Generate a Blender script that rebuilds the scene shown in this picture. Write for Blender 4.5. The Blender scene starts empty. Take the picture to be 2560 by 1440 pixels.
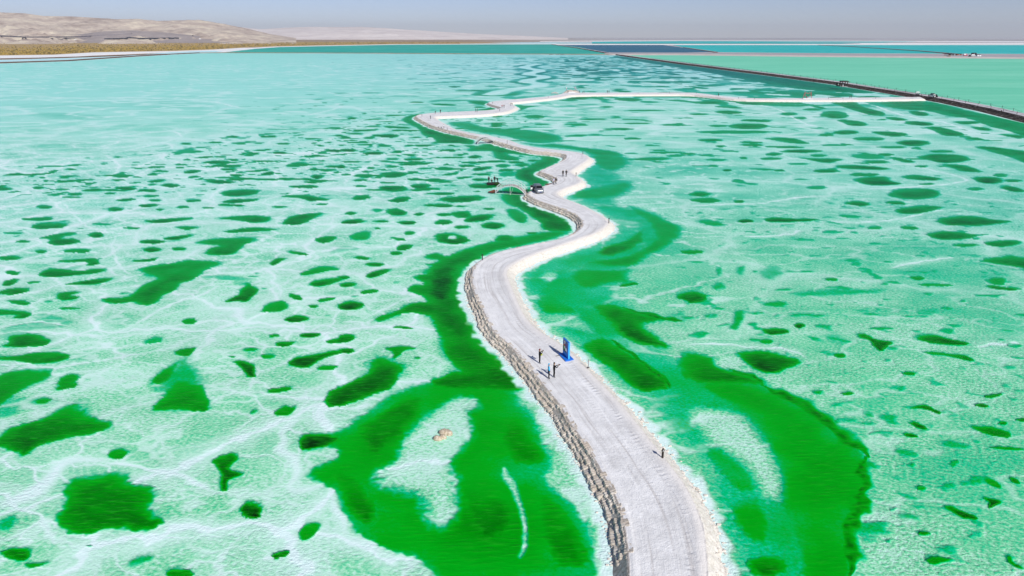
import bpy, bmesh, math, random
import numpy as np
from mathutils import Vector, Matrix, Euler
random.seed(7)
rng = np.random.default_rng(7)
SC = bpy.context.scene
COL = SC.collection

# ------------------------------------------------------------------ camera, sky, sun, exposure
CAM_H = 35.0
FOC = 1707.0                      # focal length in pixels of a 2560 px wide frame
PITCH = math.atan((720 - 92.0) / FOC)
cam_data = bpy.data.cameras.new('camera')
cam = bpy.data.objects.new('camera', cam_data)
COL.objects.link(cam)
cam.location = (0, 0, CAM_H)
cam.rotation_euler = (math.pi / 2 - PITCH, 0, 0)
cam_data.sensor_width = 36.0
cam_data.lens = 36.0 * FOC / 2560.0
cam_data.clip_start = 0.5
cam_data.clip_end = 60000
SC.camera = cam

SUN_EL = math.radians(37)
SUN_AZ = math.atan2(0.53, -0.85)   # compass angle from +Y towards +X: behind the camera, to its right
W = bpy.data.worlds.new('World')
SC.world = W
W.use_nodes = True
wn = W.node_tree
bg = wn.nodes['Background']
sky = wn.nodes.new('ShaderNodeTexSky')
sky.sky_type = 'NISHITA'
sky.sun_disc = False
sky.sun_elevation = SUN_EL
sky.sun_rotation = SUN_AZ
sky.altitude = 2700
sky.air_density = 1.0
sky.dust_density = 1.4
sky.ozone_density = 4.0
tint = wn.nodes.new('ShaderNodeMix')          # dusty lilac desert air
tint.data_type = 'RGBA'; tint.blend_type = 'MULTIPLY'
tint.inputs[0].default_value = 1.0
tint.inputs[7].default_value = (0.95, 0.84, 0.94, 1)
wn.links.new(sky.outputs['Color'], tint.inputs[6])
wn.links.new(tint.outputs[2], bg.inputs['Color'])
bg.inputs['Strength'].default_value = 0.071
sun_d = bpy.data.lights.new('sun', 'SUN')
sun_d.energy = 3.6
sun_d.angle = math.radians(0.6)
sun_d.color = (1.0, 0.965, 0.91)
sun_o = bpy.data.objects.new('sun', sun_d)
COL.objects.link(sun_o)
sd_ = Vector((math.sin(SUN_AZ) * math.cos(SUN_EL), math.cos(SUN_AZ) * math.cos(SUN_EL), math.sin(SUN_EL)))
sun_o.rotation_euler = sd_.to_track_quat('Z', 'Y').to_euler()
sun_o.location = (60, -90, 120)
SC.view_settings.view_transform = 'Standard'
SC.view_settings.look = 'None'
SC.view_settings.exposure = 0.48
SC.view_settings.gamma = 1.0
SC.view_settings.use_curve_mapping = False
SC.cycles.use_denoising = True
SC.cycles.volume_bounces = 0
SC.cycles.max_bounces = 6

# ------------------------------------------------------------------ helpers
def G(x, y, z=0.0):
    """Point of the plane z that the photograph shows at pixel x, y (2560 px frame)."""
    xc, yc = (x - 1280) / FOC, -(y - 720) / FOC
    sp, cp = math.sin(PITCH), math.cos(PITCH)
    d = (xc, yc * sp + cp, yc * cp - sp)
    t = (z - CAM_H) / d[2]
    return (d[0] * t, d[1] * t, z)

def GA(xs, ys, z=0.0):
    xs = np.asarray(xs, float); ys = np.asarray(ys, float)
    xc, yc = (xs - 1280) / FOC, -(ys - 720) / FOC
    sp, cp = math.sin(PITCH), math.cos(PITCH)
    t = (z - CAM_H) / (yc * cp - sp)
    return np.stack([xc * t, (yc * sp + cp) * t], -1)

def pts(s, ox=0.0, oy=0.0, k=1.0):
    return np.array([[float(v) for v in p.split(',')] for p in s.split()]) / k + np.array([ox, oy])

def gn(x, y, seed=0):
    """gradient noise, about -0.7..0.7"""
    xi = np.floor(x).astype(np.int64); yi = np.floor(y).astype(np.int64)
    fx = x - xi; fy = y - yi
    u = fx * fx * fx * (fx * (fx * 6 - 15) + 10); v = fy * fy * fy * (fy * (fy * 6 - 15) + 10)
    def g(ix, iy, dx, dy):
        h = (ix * 374761393 + iy * 668265263 + seed * 974711) & 0xffffffff
        h = ((h ^ (h >> 13)) * 1274126177) & 0xffffffff
        h = h ^ (h >> 16)
        a = (h & 0xffff) * (2 * math.pi / 65536.0)
        return np.cos(a) * dx + np.sin(a) * dy
    a = g(xi, yi, fx, fy); b = g(xi + 1, yi, fx - 1, fy)
    c = g(xi, yi + 1, fx, fy - 1); d = g(xi + 1, yi + 1, fx - 1, fy - 1)
    return (a + (b - a) * u) * (1 - v) + (c + (d - c) * u) * v

def fbm(x, y, seed=0, octv=4):
    r = 0; a = 1.0; f = 1.0
    for i in range(octv):
        r = r + a * gn(x * f + 17.3 * i, y * f - 9.1 * i, seed + i)
        a *= 0.5; f *= 2.03
    return r

def sstep(a, b, x):
    t = np.clip((x - a) / (b - a), 0, 1)
    return t * t * (3 - 2 * t)

def seg_dist2(px, py, a, b):
    dx, dy = b[0] - a[0], b[1] - a[1]
    L2 = dx * dx + dy * dy + 1e-12
    t = np.clip(((px - a[0]) * dx + (py - a[1]) * dy) / L2, 0, 1)
    return (px - a[0] - t * dx) ** 2 + (py - a[1] - t * dy) ** 2, t

def poly_sd(px, py, poly):
    """signed distance, positive inside"""
    d2 = np.full(px.shape, 1e18); ins = np.zeros(px.shape, bool)
    n = len(poly)
    for i in range(n):
        a = poly[i]; b = poly[(i + 1) % n]
        d2 = np.minimum(d2, seg_dist2(px, py, a, b)[0])
        if a[1] != b[1]:
            c = ((a[1] > py) != (b[1] > py)) & (px < (b[0] - a[0]) * (py - a[1]) / (b[1] - a[1]) + a[0])
            ins ^= c
    return np.sqrt(d2) * np.where(ins, 1, -1)

def line_dist(px, py, line):
    """distance and arc length to a polyline"""
    d2 = np.full(px.shape, 1e18); arc = np.zeros(px.shape); s = 0.0
    for i in range(len(line) - 1):
        a, b = line[i], line[i + 1]
        L = math.hypot(b[0] - a[0], b[1] - a[1])
        e, t = seg_dist2(px, py, a, b)
        m = e < d2
        d2 = np.where(m, e, d2); arc = np.where(m, s + t * L, arc)
        s += L
    return np.sqrt(d2), arc

def smooth_line(line, it=2):
    line = np.asarray(line, float)
    for _ in range(it):
        q = line[:-1] * 0.75 + line[1:] * 0.25
        r = line[:-1] * 0.25 + line[1:] * 0.75
        mid = np.empty((len(q) * 2, line.shape[1])); mid[0::2] = q; mid[1::2] = r
        line = np.vstack([line[:1], mid, line[-1:]])
    return line

def smooth_poly(p, it=1):
    p = np.asarray(p, float)
    for _ in range(it):
        n = np.roll(p, -1, 0)
        o = np.empty((len(p) * 2, 2)); o[0::2] = p * 0.78 + n * 0.22; o[1::2] = p * 0.22 + n * 0.78
        p = o
    return p

def tag(o, label=None, cat=None, group=None, kind=None):
    if label: o['label'] = label
    if cat: o['category'] = cat
    if group: o['group'] = group
    if kind: o['kind'] = kind
    return o

def link(name, me, mats=None, parent=None, loc=None, rot=None):
    if mats is not None:
        for m in (mats if isinstance(mats, (list, tuple)) else [mats]):
            me.materials.append(m)
    o = bpy.data.objects.new(name, me)
    COL.objects.link(o)
    if parent: o.parent = parent
    if loc is not None: o.location = loc
    if rot is not None: o.rotation_euler = rot
    return o

def empty(name, loc, rz=0.0, label=None, cat=None, group=None):
    o = bpy.data.objects.new(name, None)
    o.empty_display_size = 0.2
    COL.objects.link(o)
    o.location = loc; o.rotation_euler = (0, 0, rz)
    return tag(o, label, cat, group)

def copy_tree(o, parent=None):
    c = o.copy(); COL.objects.link(c); c.parent = parent
    for ch in list(o.children):
        copy_tree(ch, c)
    return c

def grid_mesh(name, V, F, attrs=None, smooth=True):
    me = bpy.data.meshes.new(name)
    V = np.ascontiguousarray(V, np.float32); F = np.ascontiguousarray(F, np.int32)
    me.vertices.add(len(V)); me.vertices.foreach_set('co', V.ravel())
    me.loops.add(F.size); me.loops.foreach_set('vertex_index', F.ravel())
    me.polygons.add(len(F))
    k = F.shape[1]
    me.polygons.foreach_set('loop_start', np.arange(0, F.size, k, dtype=np.int32))
    me.polygons.foreach_set('loop_total', np.full(len(F), k, np.int32))
    if smooth:
        me.polygons.foreach_set('use_smooth', np.ones(len(F), bool))
    me.update(calc_edges=True)
    for an, av in (attrs or {}).items():
        at = me.attributes.new(an, 'FLOAT', 'POINT')
        at.data.foreach_set('value', np.ascontiguousarray(av, np.float32))
    me.validate()
    return me

def grid_faces(nr, nc):
    idx = np.arange(nr * nc).reshape(nr, nc)
    return np.stack([idx[:-1, :-1], idx[:-1, 1:], idx[1:, 1:], idx[1:, :-1]], -1).reshape(-1, 4)

def compact(V, F, keep):
    F = F[keep]
    used = np.zeros(len(V), bool); used[F.ravel()] = True
    remap = np.cumsum(used) - 1
    return used, remap[F]

class MB:
    """collects simple solids and links them as ONE mesh"""
    def __init__(s): s.v = []; s.f = []; s.m = []
    def add(s, vs, fs, mi=0, M=None):
        o = len(s.v)
        for v in vs:
            v = Vector(v)
            if M is not None: v = M @ v
            s.v.append(tuple(v))
        for f in fs:
            s.f.append([o + i for i in f]); s.m.append(mi)
        return s
    def box(s, c, d, rz=0.0, mi=0, M=None, taper=1.0):
        hx, hy, hz = d[0] / 2, d[1] / 2, d[2] / 2
        vs = []
        for z, k in ((-hz, 1), (hz, taper)):
            for x, y in ((-hx, -hy), (hx, -hy), (hx, hy), (-hx, hy)):
                x *= k; y *= k
                vs.append((c[0] + x * math.cos(rz) - y * math.sin(rz), c[1] + x * math.sin(rz) + y * math.cos(rz), c[2] + z))
        return s.add(vs, [(3, 2, 1, 0), (4, 5, 6, 7), (0, 1, 5, 4), (1, 2, 6, 5), (2, 3, 7, 6), (3, 0, 4, 7)], mi, M)
    def tube(s, path, r, n=6, mi=0, caps=True, M=None):
        path = [Vector(p) for p in path]
        rs = r if isinstance(r, (list, tuple)) else [r] * len(path)
        vs = []; fs = []
        up = Vector((0, 0, 1))
        for i, p in enumerate(path):
            t = (path[min(i + 1, len(path) - 1)] - path[max(i - 1, 0)]).normalized()
            a = t.cross(up if abs(t.z) < 0.95 else Vector((1, 0, 0))).normalized(); b = t.cross(a)
            for k in range(n):
                q = 2 * math.pi * k / n
                vs.append(p + (a * math.cos(q) + b * math.sin(q)) * rs[i])
        for i in range(len(path) - 1):
            for k in range(n):
                fs.append((i * n + k, (i + 1) * n + k, (i + 1) * n + (k + 1) % n, i * n + (k + 1) % n))
        if caps:
            fs.append(tuple(range(n))); fs.append(tuple(range(len(path) * n - 1, len(path) * n - n - 1, -1)))
        return s.add(vs, fs, mi, M)
    def ball(s, c, r, n=8, m=6, mi=0, M=None, jit=0.0, rnd=None):
        r = r if isinstance(r, (list, tuple)) else (r, r, r)
        vs = [(c[0], c[1], c[2] - r[2])]; fs = []
        for i in range(1, m):
            a = math.pi * i / m
            for k in range(n):
                q = 2 * math.pi * k / n
                j = 1 + (rnd.uniform(-jit, jit) if rnd else 0)
                vs.append((c[0] + r[0] * j * math.sin(a) * math.cos(q), c[1] + r[1] * j * math.sin(a) * math.sin(q), c[2] - r[2] * j * math.cos(a)))
        vs.append((c[0], c[1], c[2] + r[2]))
        for k in range(n): fs.append((0, 1 + (k + 1) % n, 1 + k))
        for i in range(m - 2):
            for k in range(n):
                a = 1 + i * n
                fs.append((a + k, a + (k + 1) % n, a + n + (k + 1) % n, a + n + k))
        a = 1 + (m - 2) * n; t = len(vs) - 1
        for k in range(n): fs.append((a + k, a + (k + 1) % n, t))
        return s.add(vs, fs, mi, M)
    def mesh(s, name, smooth=False):
        me = bpy.data.meshes.new(name)
        me.from_pydata(s.v, [], s.f); me.update()
        me.polygons.foreach_set('material_index', s.m)
        if smooth: me.polygons.foreach_set('use_smooth', [True] * len(s.f))
        bm = bmesh.new(); bm.from_mesh(me); bmesh.ops.recalc_face_normals(bm, faces=bm.faces); bm.to_mesh(me); bm.free()
        return me
    def build(s, name, mats, parent=None, smooth=False, loc=None, rot=None):
        return link(name, s.mesh(name, smooth), mats, parent, loc, rot)

# ------------------------------------------------------------------ materials
class NT:
    def __init__(s, name):
        s.mat = bpy.data.materials.new(name); s.mat.use_nodes = True
        s.t = s.mat.node_tree; s.n = s.t.nodes; s.b = s.n['Principled BSDF']
    def new(s, typ, **kw):
        nd = s.n.new(typ)
        for k, v in kw.items(): setattr(nd, k, v)
        return nd
    def ln(s, a, b): s.t.links.new(a, b)
    def val(s, sock, v):
        if hasattr(v, 'is_linked') or isinstance(v, bpy.types.NodeSocket): s.ln(v, sock)
        else: sock.default_value = v
    def math(s, op, a, b=None, c=None, clamp=False):
        nd = s.new('ShaderNodeMath', operation=op, use_clamp=clamp)
        s.val(nd.inputs[0], a)
        if b is not None: s.val(nd.inputs[1], b)
        if c is not None: s.val(nd.inputs[2], c)
        return nd.outputs[0]
    def mix(s, f, a, b, mode='MIX'):
        nd = s.new('ShaderNodeMix', data_type='RGBA', blend_type=mode, clamp_factor=True)
        s.val(nd.inputs[0], f)
        s.val(nd.inputs[6], a if not isinstance(a, tuple) else (*a, 1)[:4])
        s.val(nd.inputs[7], b if not isinstance(b, tuple) else (*b, 1)[:4])
        return nd.outputs[2]
    def noise(s, vec, scale, detail=3, rough=0.55):
        nd = s.new('ShaderNodeTexNoise'); nd.inputs['Scale'].default_value = scale
        nd.inputs['Detail'].default_value = detail; nd.inputs['Roughness'].default_value = rough
        if vec is not None: s.ln(vec, nd.inputs['Vector'])
        return nd.outputs['Fac']
    def mapv(s, vec, scale=(1, 1, 1), rot=(0, 0, 0)):
        nd = s.new('ShaderNodeMapping'); nd.inputs['Scale'].default_value = scale; nd.inputs['Rotation'].default_value = rot
        s.ln(vec, nd.inputs['Vector']); return nd.outputs[0]
    def rng(s, v, a, b, c=0.0, d=1.0):
        nd = s.new('ShaderNodeMapRange', clamp=True); s.val(nd.inputs[0], v)
        for i, q in zip((1, 2, 3, 4), (a, b, c, d)): nd.inputs[i].default_value = q
        return nd.outputs[0]
    def attr(s, name):
        nd = s.new('ShaderNodeAttribute', attribute_name=name); return nd.outputs['Fac']
    def pos(s):
        return s.new('ShaderNodeNewGeometry').outputs['Position']
    def obj(s):
        return s.new('ShaderNodeTexCoord').outputs['Object']
    def ramp(s, v, stops):
        nd = s.new('ShaderNodeValToRGB'); cr = nd.color_ramp
        while len(cr.elements) < len(stops): cr.elements.new(0.5)
        for e, (p, c) in zip(cr.elements, stops): e.position = p; e.color = (*c, 1)
        s.ln(v, nd.inputs[0]); return nd.outputs[0]
    def bump(s, h, strength=0.5, dist=0.1):
        nd = s.new('ShaderNodeBump'); nd.inputs['Strength'].default_value = strength; nd.inputs['Distance'].default_value = dist
        s.ln(h, nd.inputs['Height']); s.ln(nd.outputs[0], s.b.inputs['Normal'])
    def fin(s, col=None, rough=0.7, spec=0.3, metal=0.0):
        if col is not None: s.val(s.b.inputs['Base Color'], (*col, 1)[:4] if isinstance(col, tuple) else col)
        s.val(s.b.inputs['Roughness'], rough); s.b.inputs['Specular IOR Level'].default_value = spec
        s.b.inputs['Metallic'].default_value = metal
        return s.mat

def plain(name, c, rough=0.6, spec=0.3, var=0.12, scale=6.0, metal=0.0):
    t = NT(name)
    n = t.noise(t.obj(), scale, 4)
    d = tuple(v * (1 - var) for v in c); e = tuple(min(1, v * (1 + var)) for v in c)
    return t.fin(t.mix(n, d, e), rough, spec, metal)
# ------------------------------------------------------------------ outlines of the salt road and the pools
PATH_L = pts("1580,1560 1575,1440 1574,1399 1570,1358 1563,1313 1555,1276 1537,1231 1512,1190 1488,1145 1459,1100 1426,1055 1402,1010 1369,973 1338,932 1303,891 1267,853 1243,836 1226,813 1213,782 1199,755 1186,729 1181,702 1181,682 1189,661 1206,648 1230,635 1270,623 1320,613 1374,603 1414,593 1441,581 1455,567 1458,556 1451,544 1434,532 1404,520 1374,510 1344,500 1325,490 1319,484 1330,475 1350,468 1370,462 1388,456 1396,447 1380,439 1363,432 1350,428 1357,424 1377,415 1397,407 1413,398 1418,390 1413,385 1395,382 1363,379 1330,376 1297,368 1258,358 1215,345 1176,337 1127,327 1098,319 1078,313 1059,303 1039,292 1042,288 1055,285 1088,281 1137,279 1186,277 1225,275 1250,271 1254,268 1232,262 1218,257 1230,253 1273,249 1322,245 1371,241 1398,236 1410,232 1450,231.6 1704,231 1743,232 1782,237 1821,242 1880,245.5 1950,246 2045,244.5 2188,243.5 2260,242.5 2300,242")
PATH_R = pts("1775,1560 1770,1440 1768,1399 1764,1358 1758,1313 1742,1272 1717,1219 1684,1174 1652,1133 1619,1092 1590,1055 1545,1002 1496,952 1460,915 1425,880 1385,850 1355,832 1330,813 1310,789 1297,762 1283,729 1270,698 1265,682 1273,668 1293,655 1330,638 1387,618 1448,598 1488,584 1508,572 1522,560 1518,547 1488,529 1455,512 1414,497 1392,487 1394,480 1415,470 1440,462 1455,455 1450,447 1438,437 1425,430 1440,420 1455,410 1468,402 1474,394 1465,387 1449,381 1410,376 1352,370 1299,362 1283,353 1254,345 1195,335 1137,324 1117,312 1095,300 1082,291 1117,290 1176,288 1225,285 1264,280 1283,273 1292,267 1283,262 1270,257 1293,255 1332,251 1371,247 1406,242 1430,236.8 1626,236 1723,235.5 1782,241 1821,246.5 1880,249.5 1950,250 2140,250 2260,248 2310,247")
TOP_Z = 1.0
PL = smooth_line(GA(PATH_L[:, 0], PATH_L[:, 1], TOP_Z), 1)
PR = smooth_line(GA(PATH_R[:, 0], PATH_R[:, 1], TOP_Z), 1)
PATH_POLY = np.vstack([PL, PR[::-1]])

# frames the outlines were read in: origin x, origin y, enlargement
ZF = dict(BL=(0, 960, 2.9767), BM=(640, 960, 2.9767), BR=(1700, 960, 2.9767), ML=(0, 480, 2.9767), MC=(850, 480, 2.9767),
          MR=(1700, 480, 2.9767), UL=(0, 240, 2.9767), UC=(850, 240, 2.9767), UR=(1700, 240, 2.9767), P=(0, 0, 1.0),
          UP=(1000, 190, 5.12), AR=(1450, 190, 5.12), NB=(1180, 360, 6.0))
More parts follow.
